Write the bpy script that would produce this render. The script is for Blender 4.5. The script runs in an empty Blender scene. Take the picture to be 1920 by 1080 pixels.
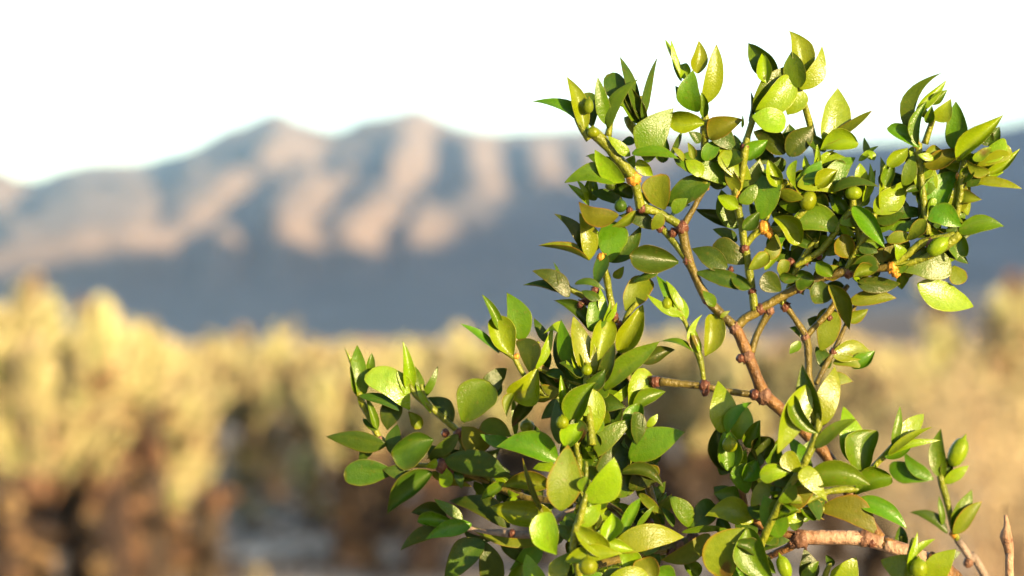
import bpy, math, random
import numpy as np
from mathutils import Vector, noise, Matrix, Quaternion
random.seed(7); np.random.seed(7)
sc = bpy.context.scene
C = sc.collection
R = math.radians

# ------------------------------------------------------------------ camera
F = 4364.0                       # focal length in photo pixels (1920 wide)
CAM = Vector((0.0, 0.0, 1.0))    # about a metre above the desert floor
PITCH = math.atan(100.0 / F)
FOCUS = 0.5
cam_d = bpy.data.cameras.new('camera'); cam = bpy.data.objects.new('camera', cam_d); C.objects.link(cam)
cam.location = CAM; cam.rotation_euler = (R(90) + PITCH, 0, 0)
cam_d.sensor_width = 36.0; cam_d.lens = 36.0 * F / 1920.0
cam_d.clip_start = 0.02; cam_d.clip_end = 60000
cam_d.dof.use_dof = True; cam_d.dof.focus_distance = FOCUS
cam_d.dof.aperture_fstop = (cam_d.lens / 1000.0) / 0.0060
cam_d.dof.aperture_blades = 0
sc.camera = cam

# ------------------------------------------------------------------ light
SUN_EL, SUN_AZ = 9.0, 42.0       # azimuth: degrees to the right of straight behind the camera
sun_dir = Vector((math.sin(R(SUN_AZ)) * math.cos(R(SUN_EL)), -math.cos(R(SUN_AZ)) * math.cos(R(SUN_EL)), math.sin(R(SUN_EL))))
w = bpy.data.worlds.new('World'); sc.world = w; w.use_nodes = True
nt = w.node_tree; bg = nt.nodes['Background']
sky = nt.nodes.new('ShaderNodeTexSky'); sky.sky_type = 'NISHITA'; sky.sun_disc = False
sky.sun_elevation = R(SUN_EL); sky.sun_rotation = R(180 - SUN_AZ)
sky.air_density = 1.0; sky.dust_density = 0.7; sky.ozone_density = 1.0
nt.links.new(sky.outputs[0], bg.inputs[0]); bg.inputs[1].default_value = 0.085
sd = bpy.data.lights.new('sun', 'SUN'); sun = bpy.data.objects.new('sun', sd); C.objects.link(sun)
sd.energy = 5.0; sd.angle = R(0.5); sd.color = (1.0, 0.76, 0.42)
sun.rotation_euler = (-sun_dir).to_track_quat('-Z', 'Y').to_euler(); sun.location = sun_dir * 50

sc.view_settings.view_transform = 'Standard'; sc.view_settings.look = 'None'
sc.view_settings.gamma = 1.0; sc.view_settings.use_curve_mapping = False
sc.view_settings.exposure = 2.55
sc.render.engine = 'CYCLES'
sc.cycles.use_denoising = True
sc.cycles.max_bounces = 8; sc.cycles.diffuse_bounces = 3; sc.cycles.glossy_bounces = 3
sc.cycles.transmission_bounces = 4; sc.cycles.volume_bounces = 1
sc.cycles.sample_clamp_indirect = 6.0

# ------------------------------------------------------------------ helpers
def setp(o, label=None, cat=None, group=None, kind=None):
    if label: o['label'] = label
    if cat: o['category'] = cat
    if group: o['group'] = group
    if kind: o['kind'] = kind
    return o
def mesh_obj(name, verts, faces, mat, parent=None, loc=None, smooth=True, attrs=None, mats=None, midx=None):
    me = bpy.data.meshes.new(name); me.from_pydata([tuple(v) for v in verts], [], faces)
    if mats: [me.materials.append(m) for m in mats]
    elif mat: me.materials.append(mat)
    if midx is not None: me.polygons.foreach_set('material_index', midx)
    if smooth: me.polygons.foreach_set('use_smooth', [True] * len(me.polygons))
    for k, vals in (attrs or {}).items():
        a = me.attributes.new(k, 'FLOAT', 'POINT'); a.data.foreach_set('value', vals)
    me.update()
    o = bpy.data.objects.new(name, me); C.objects.link(o)
    if parent: o.parent = parent
    if loc is not None: o.location = loc
    return o
def empty(name, loc, rz=0.0):
    o = bpy.data.objects.new(name, None); C.objects.link(o); o.location = loc; o.rotation_euler = (0, 0, rz)
    o.empty_display_size = 0.05
    return o
def copy_tree(root, loc, rz, scale):
    r = root.copy(); C.objects.link(r); r.location = loc; r.rotation_euler = (0, 0, rz); r.scale = (scale,) * 3
    for ch in root.children:
        c = ch.copy(); C.objects.link(c); c.parent = r
    return r
class N:
    """tiny node-graph helper"""
    def __init__(s, name):
        s.m = bpy.data.materials.new(name); s.m.use_nodes = True; s.t = s.m.node_tree
        s.p = s.t.nodes['Principled BSDF']; s.out = s.t.nodes['Material Output']
        s.co = None
    def n(s, typ, **kw):
        x = s.t.nodes.new(typ)
        for k, v in kw.items(): setattr(x, k, v)
        return x
    def l(s, a, b): s.t.links.new(a, b)
    def coord(s, which='Object'):
        if s.co is None: s.co = s.n('ShaderNodeTexCoord')
        return s.co.outputs[which]
    def noise(s, scale, detail=3, rough=0.55, which='Object', off=None):
        x = s.n('ShaderNodeTexNoise'); x.inputs['Scale'].default_value = scale
        x.inputs['Detail'].default_value = detail; x.inputs['Roughness'].default_value = rough
        s.l(s.coord(which), x.inputs['Vector']); return x.outputs['Fac']
    def ramp(s, fac, stops):
        x = s.n('ShaderNodeValToRGB'); e = x.color_ramp.elements
        while len(e) < len(stops): e.new(0.5)
        for i, (p, c) in enumerate(stops):
            e[i].position = p; e[i].color = (*c, 1) if len(c) == 3 else c
        s.l(fac, x.inputs[0]); return x.outputs[0]
    def mix(s, fac, a, b, typ='MIX'):
        x = s.n('ShaderNodeMix', data_type='RGBA', blend_type=typ)
        for sock, v in ((x.inputs[0], fac), (x.inputs[6], a), (x.inputs[7], b)):
            if isinstance(v, (int, float)): sock.default_value = v
            elif isinstance(v, tuple): sock.default_value = (*v, 1)
            else: s.l(v, sock)
        return x.outputs[2]
    def math(s, op, a, b=0.0, c=0.0):
        x = s.n('ShaderNodeMath', operation=op)
        for sock, v in zip(x.inputs, (a, b, c)):
            if isinstance(v, (int, float)): sock.default_value = v
            else: s.l(v, sock)
        return x.outputs[0]
    def bump(s, h, strength, dist):
        x = s.n('ShaderNodeBump'); x.inputs['Strength'].default_value = strength; x.inputs['Distance'].default_value = dist
        s.l(h, x.inputs['Height']); s.l(x.outputs[0], s.p.inputs['Normal']); return x.outputs[0]
    def col(s, c):
        if isinstance(c, tuple): s.p.inputs['Base Color'].default_value = (*c, 1)
        else: s.l(c, s.p.inputs['Base Color'])

# ------------------------------------------------------------------ desert floor and mountains
g = N('desert_soil')
sx = g.n('ShaderNodeSeparateXYZ'); g.l(g.coord(), sx.inputs[0])
n1 = g.noise(0.9, 5); n2 = g.noise(14, 4); n3 = g.noise(0.05, 4)
c1 = g.ramp(n1, [(0.35, (0.24, 0.185, 0.145)), (0.65, (0.42, 0.33, 0.265))])
c2 = g.mix(g.math('MULTIPLY', n2, 0.6), c1, (0.46, 0.385, 0.32))
c3 = g.mix(g.math('MULTIPLY', n3, 0.4), c2, (0.24, 0.18, 0.13))
g.col(c3); g.p.inputs['Roughness'].default_value = 0.95; g.bump(n2, 0.6, 0.02)

def ground():
    # one sheet, finer near the camera, gently uneven, kept lower than the mountain feet beyond
    rs = [0.0] + [0.6 * 1.18 ** i for i in range(60)]
    rs = [r for r in rs if r < 7900] + [8000.0]
    na = 72; V = []; Fc = []
    for i, r in enumerate(rs):
        for k in range(na):
            a = 2 * math.pi * k / na; x, y = r * math.cos(a), r * math.sin(a)
            amp = 0.035 * min(1, r / 3.0) if r < 200 else 0.8
            z = amp * noise.noise(Vector((x * 0.55, y * 0.55, 3.0))) if r < 200 else amp * noise.noise(Vector((x * 0.01, y * 0.01, 3.0))) - 0.5
            V.append((x, y, z))
    for i in range(len(rs) - 1):
        for k in range(na):
            a, b = i * na + k, i * na + (k + 1) % na
            Fc.append((a, b, b + na, a + na) if i else (a, b + na, a + na))
    o = mesh_obj('desert_ground', V, Fc, g.m); setp(o, 'pale grey-brown gravelly desert floor between the cacti', None, None, 'structure')
ground()

mt = N('mountain_rock')
m1 = mt.noise(0.004, 6, 0.6); m2 = mt.noise(0.03, 4)
mt.col(mt.mix(g and 0.35, mt.ramp(m1, [(0.3, (0.115, 0.083, 0.072)), (0.7, (0.19, 0.138, 0.116))]),
              mt.ramp(m2, [(0.35, (0.075, 0.053, 0.042)), (0.65, (0.21, 0.155, 0.13))])))
mt.p.inputs['Roughness'].default_value = 1.0

SKY = [(-700, 345), (-300, 338), (0, 330), (100, 331), (150, 306), (210, 301), (270, 300), (350, 278), (400, 262), (440, 238), (475, 218), (520, 203),
       (560, 226), (600, 244), (640, 250), (690, 234), (740, 209), (778, 198), (820, 218), (870, 240), (940, 246), (1050, 240), (1150, 236),
       (1250, 246), (1400, 260), (1500, 266), (1600, 268), (1680, 262), (1750, 258), (1850, 238), (1920, 226), (2100, 190), (2500, 150)]
sxp = np.array([p[0] for p in SKY], float); syp = np.array([p[1] for p in SKY], float)
YF, YR = 2400.0, 6200.0          # foot and crest of the range
# slope relief, spurs and gullies shaped to set its sunlit and shaded patches, 36 rows from foot to crest, in steps of 3 m
RELIEF = [
    [0, 0, 0, 0, 0, 0, 0, 0, 0, 0, 0, 0, 0, 0, 0, 0, 0, 0, 0, 0, 0, 0, 0, 0, 0, 0, 0, 0, 0, 0, 0, 0, 0, 0, 0, 0, 0, 0, 0, 0, 0, 0, 0, 0, 0, 0, 0, 0, 0, 0, 0, 0, 0, 0, 0, 0, 0, 0, 0, 0, 0, 0, 0, 0, 0, 0, 0, 0, 0, 0, 0, 0, 0, 0, 0, 0, 0, 0, 0, 0, 0, 0, 0, 0],
    [0, 0, 0, 0, 0, 0, 0, 0, 0, 0, 0, 0, 0, 0, 0, 0, 0, 0, 0, 0, 0, 0, 0, 0, 0, 0, 0, 0, 0, 0, 0, 0, 0, 0, 0, 0, 0, 0, 0, 0, 0, 0, 0, 0, 0, 0, 0, 0, 0, 0, 0, 0, 0, 0, 0, 0, 0, 0, 0, 0, 0, 0, 0, 0, 0, 0, 0, 0, 0, 0, 0, 0, 0, 0, 0, 0, 0, 0, 0, 0, 0, 0, 0, 0],
    [0, 0, 0, 0, 0, 0, 0, 0, 0, 0, 0, 0, 0, 0, 0, 0, 0, 0, 0, 0, 0, 0, 0, 0, 0, 0, 0, 0, 0, 0, 0, 0, 0, 0, 0, 0, 0, 0, 0, 0, 0, 0, 0, 0, 0, 0, 0, 0, 0, 0, 0, 0, 0, 0, 0, 0, 0, 0, 0, 0, 0, 0, 0, 0, 0, 0, 0, 0, 0, 0, 0, 0, 0, 0, 0, 0, 0, 0, 0, 0, 0, 0, 0, 0],
    [0, 0, 0, 0, 0, 0, 0, 0, 0, 0, 0, 0, 0, 0, 0, 0, 0, 0, 0, 0, 0, 0, 0, 0, 0, 0, 0, 0, 0, 0, 0, 0, 0, 0, 0, 0, 0, 0, 0, 0, 0, 0, 0, 0, 0, 0, 0, 0, 0, 0, 0, 0, 0, 0, 0, 0, 0, 0, 0, 0, 0, 0, 0, 0, 0, 0, 0, 0, 0, 0, 0, 0, 0, 0, 0, 0, 0, 0, 0, 0, 0, 0, 0, 0],
    [0, 0, 0, 0, 0, 0, 0, 0, 0, 0, 0, 0, 0, 0, 0, 0, 0, 1, 1, 1, 1, 1, 1, 0, 0, 0, 1, 1, 1, 1, 1, 1, 1, 1, 0, 0, 0, 0, 1, 1, 1, 1, 0, 0, 0, 0, 0, 0, 0, 0, 0, 0, 0, 1, 1, 1, 0, 0, 0, 0, 0, 0, 0, 0, 0, 0, 0, 0, 0, 0, 0, 0, 0, 0, 0, 0, 0, 0, 0, 0, 0, 0, 0, 0],
    [0, 0, 0, 0, 0, 0, 0, 0, 0, 0, 0, 0, 0, 0, 1, 2, 2, 3, 3, 3, 3, 3, 3, 2, 2, 2, 3, 4, 4, 4, 5, 5, 4, 3, 3, 2, 2, 2, 3, 4, 3, 3, 2, 1, 1, 2, 2, 2, 2, 1, 1, 1, 2, 3, 3, 2, 1, 1, 1, 2, 3, 3, 2, 2, 1, 1, 1, 0, 0, 0, 0, 0, 0, 0, 0, 0, 0, 0, 0, 0, 0, 0, 0, 0],
    [0, 0, 0, 0, 0, 0, 0, 0, 0, 0, 0, 1, 1, 2, 3, 7, 9, 10, 10, 10, 10, 11, 11, 10, 10, 11, 13, 14, 13, 14, 17, 17, 14, 11, 8, 7, 6, 7, 10, 14, 14, 10, 6, 4, 5, 7, 9, 9, 8, 6, 5, 6, 8, 10, 10, 8, 5, 4, 4, 6, 7, 6, 5, 5, 4, 4, 4, 2, 1, 0, 0, 0, 0, 0, 0, 0, 0, 0, 0, 0, 0, 0, 0, 0],
    [0, 0, 0, 0, 0, 0, 0, 0, 0, 0, 1, 1, 2, 4, 10, 19, 21, 21, 21, 22, 23, 24, 25, 27, 28, 29, 29, 29, 29, 28, 29, 29, 28, 24, 18, 14, 12, 13, 17, 22, 25, 24, 17, 11, 13, 22, 27, 27, 25, 21, 18, 20, 24, 25, 21, 14, 10, 9, 11, 13, 12, 9, 7, 7, 7, 7, 7, 6, 4, 2, 1, 1, 1, 1, 0, 0, 0, 0, 0, 0, 0, 0, 0, 0],
    [0, 0, 0, 0, -1, -1, -1, -1, 0, 1, 2, 3, 4, 7, 14, 18, 18, 19, 22, 27, 28, 28, 27, 28, 29, 29, 29, 29, 29, 29, 29, 29, 29, 29, 27, 25, 20, 19, 20, 22, 24, 23, 20, 16, 21, 28, 29, 29, 29, 25, 25, 29, 29, 29, 29, 20, 14, 13, 16, 19, 18, 13, 9, 9, 9, 8, 9, 9, 7, 5, 3, 2, 3, 3, 2, 1, 0, 0, 0, 0, 0, 0, 0, 0],
    [0, 0, 0, -1, -2, -3, -3, -2, 0, 1, 4, 5, 6, 9, 13, 16, 18, 18, 22, 26, 29, 29, 28, 29, 29, 29, 29, 29, 29, 29, 29, 29, 27, 25, 24, 27, 26, 24, 21, 19, 21, 20, 20, 19, 22, 27, 29, 29, 29, 25, 22, 27, 29, 29, 29, 28, 22, 17, 18, 21, 21, 17, 12, 11, 11, 12, 12, 12, 9, 7, 5, 4, 5, 5, 4, 2, 0, 0, 0, 0, 0, 0, 0, 0],
    [0, 0, 0, -1, -3, -6, -5, -3, -1, 1, 4, 6, 7, 10, 14, 17, 18, 19, 24, 29, 29, 29, 28, 29, 29, 29, 29, 29, 29, 29, 29, 29, 27, 24, 23, 25, 28, 28, 25, 19, 19, 20, 21, 21, 22, 25, 29, 29, 29, 29, 22, 25, 27, 28, 29, 29, 29, 24, 17, 17, 20, 19, 15, 14, 13, 14, 15, 15, 11, 9, 7, 6, 7, 7, 5, 2, 0, 0, 0, 0, 0, 0, 0, 0],
    [0, 0, 0, -2, -4, -9, -8, -4, -1, 1, 4, 6, 8, 11, 15, 18, 18, 21, 27, 29, 29, 28, 26, 29, 29, 29, 29, 29, 29, 29, 29, 29, 29, 29, 24, 25, 29, 29, 29, 25, 20, 19, 20, 21, 22, 24, 28, 29, 29, 29, 25, 21, 25, 27, 29, 29, 29, 27, 18, 14, 19, 19, 17, 16, 14, 17, 18, 17, 13, 10, 9, 9, 8, 7, 6, 3, 1, 0, 0, 0, 0, 0, 0, 0],
    [0, 0, -1, -2, -4, -9, -8, -4, -1, 1, 4, 6, 9, 12, 16, 19, 18, 24, 29, 29, 28, 26, 28, 29, 29, 29, 29, 29, 29, 29, 29, 29, 29, 29, 27, 27, 29, 29, 29, 29, 22, 17, 19, 20, 21, 22, 24, 29, 29, 29, 29, 20, 22, 24, 25, 28, 28, 24, 18, 13, 19, 18, 16, 17, 17, 19, 20, 18, 15, 13, 11, 10, 8, 6, 5, 3, 2, 0, 0, 0, 0, 0, 0, 0],
    [0, 0, -1, -2, -5, -10, -9, -4, -1, 2, 5, 7, 10, 13, 17, 18, 20, 25, 29, 26, 24, 22, 27, 29, 29, 29, 29, 29, 29, 29, 29, 29, 29, 29, 27, 28, 29, 29, 29, 29, 26, 17, 17, 17, 19, 20, 22, 28, 29, 29, 29, 20, 21, 24, 26, 28, 26, 21, 17, 14, 18, 15, 13, 16, 19, 19, 18, 18, 17, 16, 14, 11, 8, 6, 4, 3, 3, 1, 0, 0, 0, 0, 0, 0],
    [0, 0, -1, -2, -5, -10, -9, -4, -1, 2, 5, 7, 11, 14, 17, 19, 24, 28, 28, 24, 22, 22, 26, 29, 29, 29, 29, 29, 29, 29, 29, 29, 29, 29, 25, 28, 29, 29, 29, 29, 28, 17, 14, 16, 17, 18, 20, 26, 29, 29, 29, 21, 20, 23, 26, 28, 25, 18, 14, 14, 17, 12, 12, 15, 18, 18, 17, 18, 18, 17, 16, 12, 8, 6, 4, 3, 4, 2, 0, 0, 0, 0, 0, 0],
    [0, 0, -1, -2, -5, -10, -9, -4, -1, 3, 6, 8, 11, 15, 19, 24, 27, 27, 27, 22, 20, 21, 24, 28, 29, 29, 29, 29, 29, 29, 29, 29, 29, 29, 24, 25, 29, 29, 29, 29, 29, 25, 16, 14, 16, 18, 20, 24, 29, 29, 29, 25, 20, 21, 24, 24, 19, 17, 16, 10, 11, 8, 10, 13, 17, 17, 18, 18, 17, 15, 17, 13, 9, 6, 4, 2, 2, 1, 0, 0, 0, 0, 0, 0],
    [0, 0, -1, -2, -5, -10, -8, -4, 0, 4, 6, 9, 12, 16, 21, 27, 26, 26, 25, 20, 18, 20, 23, 28, 29, 29, 29, 29, 29, 29, 29, 29, 29, 29, 23, 25, 28, 29, 29, 29, 29, 29, 23, 16, 16, 19, 21, 21, 27, 29, 29, 28, 20, 20, 23, 20, 18, 21, 14, 6, 3, 5, 9, 12, 18, 23, 25, 23, 16, 12, 14, 12, 9, 6, 4, 2, 1, 1, 0, 0, 0, 0, 0, 0],
    [0, 0, -1, -2, -5, -10, -8, -3, 1, 5, 7, 10, 13, 18, 23, 27, 29, 27, 24, 18, 17, 20, 22, 27, 28, 28, 29, 29, 29, 27, 27, 29, 29, 29, 23, 25, 27, 29, 29, 29, 29, 29, 27, 23, 20, 20, 21, 19, 25, 29, 26, 25, 17, 16, 17, 16, 15, 21, 12, 0, 0, 4, 9, 12, 19, 26, 24, 25, 18, 11, 11, 12, 11, 8, 5, 2, 1, 1, 0, 0, 0, 0, 0, 0],
    [0, 0, -1, -2, -4, -9, -7, -3, 2, 5, 8, 10, 15, 19, 23, 28, 26, 28, 23, 15, 16, 19, 22, 27, 29, 27, 29, 29, 28, 25, 27, 29, 29, 28, 23, 24, 25, 29, 29, 29, 29, 29, 25, 24, 24, 22, 19, 17, 24, 28, 24, 21, 16, 16, 13, 14, 14, 21, 16, 0, 0, 5, 9, 12, 19, 25, 23, 23, 19, 11, 11, 17, 21, 17, 8, 4, 2, 1, 1, 0, 0, 0, 0, 0],
    [0, 0, 0, -2, -4, -7, -6, -2, 3, 6, 8, 11, 16, 20, 24, 29, 25, 25, 21, 13, 15, 19, 23, 26, 27, 28, 28, 26, 25, 23, 27, 28, 28, 25, 21, 23, 24, 28, 29, 27, 27, 26, 21, 22, 28, 22, 16, 14, 19, 22, 19, 18, 21, 22, 16, 16, 20, 27, 22, 5, 1, 4, 7, 10, 17, 23, 20, 19, 16, 11, 13, 24, 26, 27, 15, 6, 2, 1, 1, 1, 1, 1, 0, 0],
    [0, 0, 0, -1, -4, -7, -6, -1, 3, 7, 9, 12, 17, 20, 25, 29, 26, 24, 19, 11, 14, 17, 21, 23, 24, 29, 27, 22, 21, 21, 27, 26, 24, 21, 20, 22, 23, 29, 28, 23, 25, 23, 20, 22, 27, 22, 13, 10, 17, 19, 15, 16, 22, 24, 16, 17, 21, 26, 22, 8, -1, 1, 3, 7, 15, 19, 18, 16, 13, 10, 13, 21, 20, 21, 15, 6, 3, 1, 1, 2, 1, 1, 1, 0],
    [0, 0, 0, -1, -3, -7, -5, -1, 4, 7, 9, 13, 18, 21, 28, 29, 27, 25, 19, 13, 14, 17, 21, 23, 24, 28, 26, 21, 19, 22, 28, 23, 21, 19, 19, 22, 24, 29, 27, 21, 23, 21, 20, 21, 26, 24, 9, 7, 15, 16, 13, 16, 21, 19, 14, 15, 17, 21, 18, 9, 1, -2, 1, 6, 12, 18, 16, 12, 9, 7, 10, 16, 16, 15, 10, 5, 2, 1, 1, 2, 2, 2, 1, 1],
    [0, 0, 0, -1, -3, -7, -5, 0, 4, 8, 10, 14, 19, 23, 29, 29, 29, 27, 21, 18, 14, 15, 20, 24, 26, 24, 22, 17, 16, 21, 24, 19, 18, 17, 18, 21, 23, 28, 25, 18, 20, 19, 19, 20, 23, 20, 5, 5, 14, 12, 11, 14, 20, 17, 13, 13, 13, 17, 17, 9, 2, -2, 0, 5, 11, 18, 15, 10, 5, 5, 7, 13, 12, 10, 6, 3, 0, 0, 1, 2, 3, 3, 2, 1],
    [0, 0, 0, -1, -3, -7, -5, 0, 5, 9, 11, 15, 20, 25, 29, 29, 29, 29, 27, 24, 19, 16, 20, 23, 22, 20, 16, 14, 15, 21, 22, 20, 19, 19, 17, 19, 21, 25, 23, 17, 17, 17, 17, 18, 20, 16, 5, 3, 9, 8, 8, 12, 17, 13, 11, 10, 11, 15, 17, 11, 4, -1, -2, 4, 11, 18, 14, 8, 5, 3, 5, 11, 10, 6, 2, -1, -3, -3, -1, 2, 4, 4, 2, 1],
    [0, 0, 0, -1, -3, -6, -4, 0, 5, 9, 12, 16, 23, 26, 29, 29, 29, 29, 29, 29, 24, 18, 19, 18, 16, 13, 11, 11, 14, 19, 21, 21, 20, 18, 15, 17, 18, 20, 20, 15, 14, 13, 13, 14, 17, 15, 10, 9, 8, 7, 6, 9, 12, 10, 11, 9, 10, 12, 14, 11, 4, -2, -3, 4, 11, 19, 14, 8, 4, 2, 4, 10, 8, 4, -2, -7, -5, -5, -4, 0, 4, 3, 2, 1],
    [0, 0, 0, -1, -3, -6, -4, 1, 6, 9, 12, 17, 24, 26, 29, 29, 29, 29, 29, 29, 23, 17, 15, 12, 10, 9, 8, 11, 14, 16, 17, 17, 17, 14, 12, 14, 15, 14, 15, 13, 12, 11, 10, 10, 13, 13, 14, 11, 10, 6, 2, 7, 10, 14, 13, 8, 8, 11, 13, 10, 5, -2, -3, 4, 11, 18, 14, 8, 5, 2, 4, 11, 8, 4, -5, -7, -2, 0, -5, -2, 3, 2, 1, 1],
    [0, 0, 0, -1, -3, -6, -4, 1, 7, 10, 13, 18, 23, 27, 29, 29, 29, 29, 29, 26, 18, 13, 9, 6, 6, 7, 9, 12, 13, 13, 14, 14, 13, 11, 9, 11, 11, 10, 11, 10, 10, 9, 8, 7, 9, 12, 15, 11, 9, 4, -1, 3, 8, 13, 11, 6, 7, 9, 10, 9, 5, -1, -3, 3, 11, 18, 13, 8, 5, 3, 5, 12, 10, 5, -3, -3, 4, 5, -1, -1, 5, 2, 1, 0],
    [0, 0, 0, -1, -3, -7, -4, 2, 7, 10, 14, 19, 25, 28, 29, 29, 29, 29, 28, 20, 11, 6, 3, 3, 5, 7, 8, 10, 10, 10, 10, 10, 9, 8, 7, 7, 7, 8, 9, 8, 8, 6, 6, 6, 8, 12, 13, 10, 8, 3, 0, 1, 7, 10, 10, 6, 6, 8, 11, 7, 3, -2, -3, 4, 13, 19, 13, 8, 5, 3, 6, 13, 11, 6, 0, 0, 6, 6, 2, 1, 6, 3, 1, 0],
    [0, 0, 0, -1, -3, -6, -3, 2, 7, 10, 14, 20, 26, 28, 29, 29, 29, 26, 20, 12, 5, 1, 0, 2, 5, 7, 7, 8, 7, 7, 7, 6, 5, 5, 4, 5, 6, 8, 7, 8, 6, 4, 3, 3, 7, 11, 10, 9, 7, 3, 1, 3, 7, 8, 7, 5, 7, 8, 9, 7, 3, -2, -1, 7, 15, 16, 12, 7, 1, 2, 7, 13, 11, 6, 1, 1, 7, 6, 1, 2, 7, 3, 1, 1],
    [0, 0, 0, -1, -3, -6, -3, 2, 8, 11, 15, 23, 26, 29, 29, 27, 22, 17, 12, 6, 1, -2, -1, 2, 7, 8, 7, 6, 6, 5, 5, 3, 2, 1, 1, 2, 4, 9, 8, 8, 8, 7, 5, 2, 6, 9, 9, 8, 6, 4, 3, 5, 9, 10, 12, 15, 16, 16, 17, 12, 4, -3, -1, 9, 14, 13, 10, 6, 2, 2, 6, 11, 9, 6, 1, 2, 8, 5, -1, 0, 7, 3, 1, 1],
    [0, 0, 0, -1, -3, -6, -3, 2, 8, 12, 16, 24, 26, 27, 26, 21, 15, 11, 7, 3, 0, -2, -1, 5, 10, 8, 7, 6, 6, 5, 3, 1, 0, 0, 0, 2, 4, 9, 9, 10, 11, 9, 8, 6, 7, 7, 7, 8, 8, 9, 10, 11, 14, 17, 22, 23, 21, 18, 16, 9, 2, -4, -3, 7, 10, 11, 8, 4, 0, 1, 7, 10, 8, 4, 0, 0, 6, 2, -3, -1, 6, 3, 1, 1],
    [0, 0, 0, -1, -3, -5, -3, 3, 8, 12, 18, 27, 25, 21, 18, 14, 11, 8, 5, 2, 0, -2, -1, 8, 11, 9, 8, 7, 7, 5, 3, 1, 0, 2, 1, 2, 6, 10, 12, 15, 14, 13, 10, 7, 7, 5, 4, 5, 7, 11, 15, 14, 16, 19, 23, 20, 16, 12, 7, 4, 0, -6, -1, 6, 8, 8, 7, 3, 0, 2, 7, 6, 5, 2, -1, -1, 3, 0, -4, -3, 6, 3, 1, 1],
    [0, 0, 0, -1, -3, -5, -2, 4, 10, 11, 15, 20, 19, 16, 12, 10, 7, 5, 3, 2, 0, -1, 0, 10, 12, 10, 7, 7, 8, 5, 3, 1, 1, 2, 1, 2, 5, 8, 9, 11, 13, 14, 10, 5, 3, 2, 1, 4, 8, 12, 14, 11, 13, 16, 18, 15, 10, 7, 4, 2, 1, 0, 2, 5, 9, 10, 9, 6, 5, 6, 6, 4, 3, 1, 0, -1, 0, -1, -5, -3, 5, 3, 1, 1],
    [0, 0, 0, -1, -2, -5, -2, 5, 11, 10, 10, 11, 11, 10, 8, 6, 5, 3, 2, 1, 1, 0, 1, 10, 15, 12, 6, 5, 5, 4, 2, 1, 2, 3, 0, 2, 4, 7, 8, 11, 13, 12, 7, 3, 1, -1, 0, 4, 9, 12, 13, 12, 11, 11, 11, 9, 7, 4, 4, 3, 3, 5, 7, 8, 10, 11, 9, 6, 4, 4, 4, 3, 1, 1, 0, 0, 0, -1, -4, -2, 4, 2, 1, 1],
    [0, 0, 0, -1, -1, -3, -1, 4, 7, 7, 6, 6, 5, 5, 4, 4, 3, 2, 1, 1, 0, -1, 0, 5, 8, 7, 3, 2, 2, 2, 1, 1, 1, 2, 0, 1, 3, 5, 6, 7, 8, 7, 4, 0, -1, -2, 0, 3, 7, 8, 8, 8, 7, 6, 6, 5, 3, 3, 3, 4, 3, 5, 7, 8, 6, 6, 5, 3, 2, 2, 1, 1, 1, 0, 0, 0, 0, -1, -3, 0, 3, 2, 1, 0],
    [0, 0, 0, 0, -1, -1, 0, 2, 3, 4, 3, 3, 3, 3, 3, 2, 2, 1, 1, 0, 0, -1, 0, 2, 4, 3, 2, 1, 1, 1, 1, 0, 1, 1, 0, 1, 2, 3, 4, 5, 4, 3, 2, 0, -1, -1, 0, 1, 3, 4, 5, 4, 4, 4, 3, 3, 2, 2, 2, 2, 2, 3, 4, 4, 3, 3, 2, 1, 1, 1, 1, 0, 0, 0, 0, 0, 0, 0, -1, 0, 1, 1, 0, 0],
]
def fbm(X, Y, sx_, sy_, seed, oct=4, ridged=False):
    out = np.zeros_like(X); amp = 1.0; tot = 0
    for o in range(oct):
        f = 2.0 ** o
        vals = np.array([noise.noise(Vector((x * f / sx_, y * f / sy_, seed + o * 7.1))) for x, y in zip(X.ravel(), Y.ravel())]).reshape(X.shape)
        out += amp * ((1 - 2 * np.abs(vals)) if ridged else vals); tot += amp; amp *= 0.5
    return out / tot
def prof_up(s): return 0.30 * s + 0.70 * s ** 1.35
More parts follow.
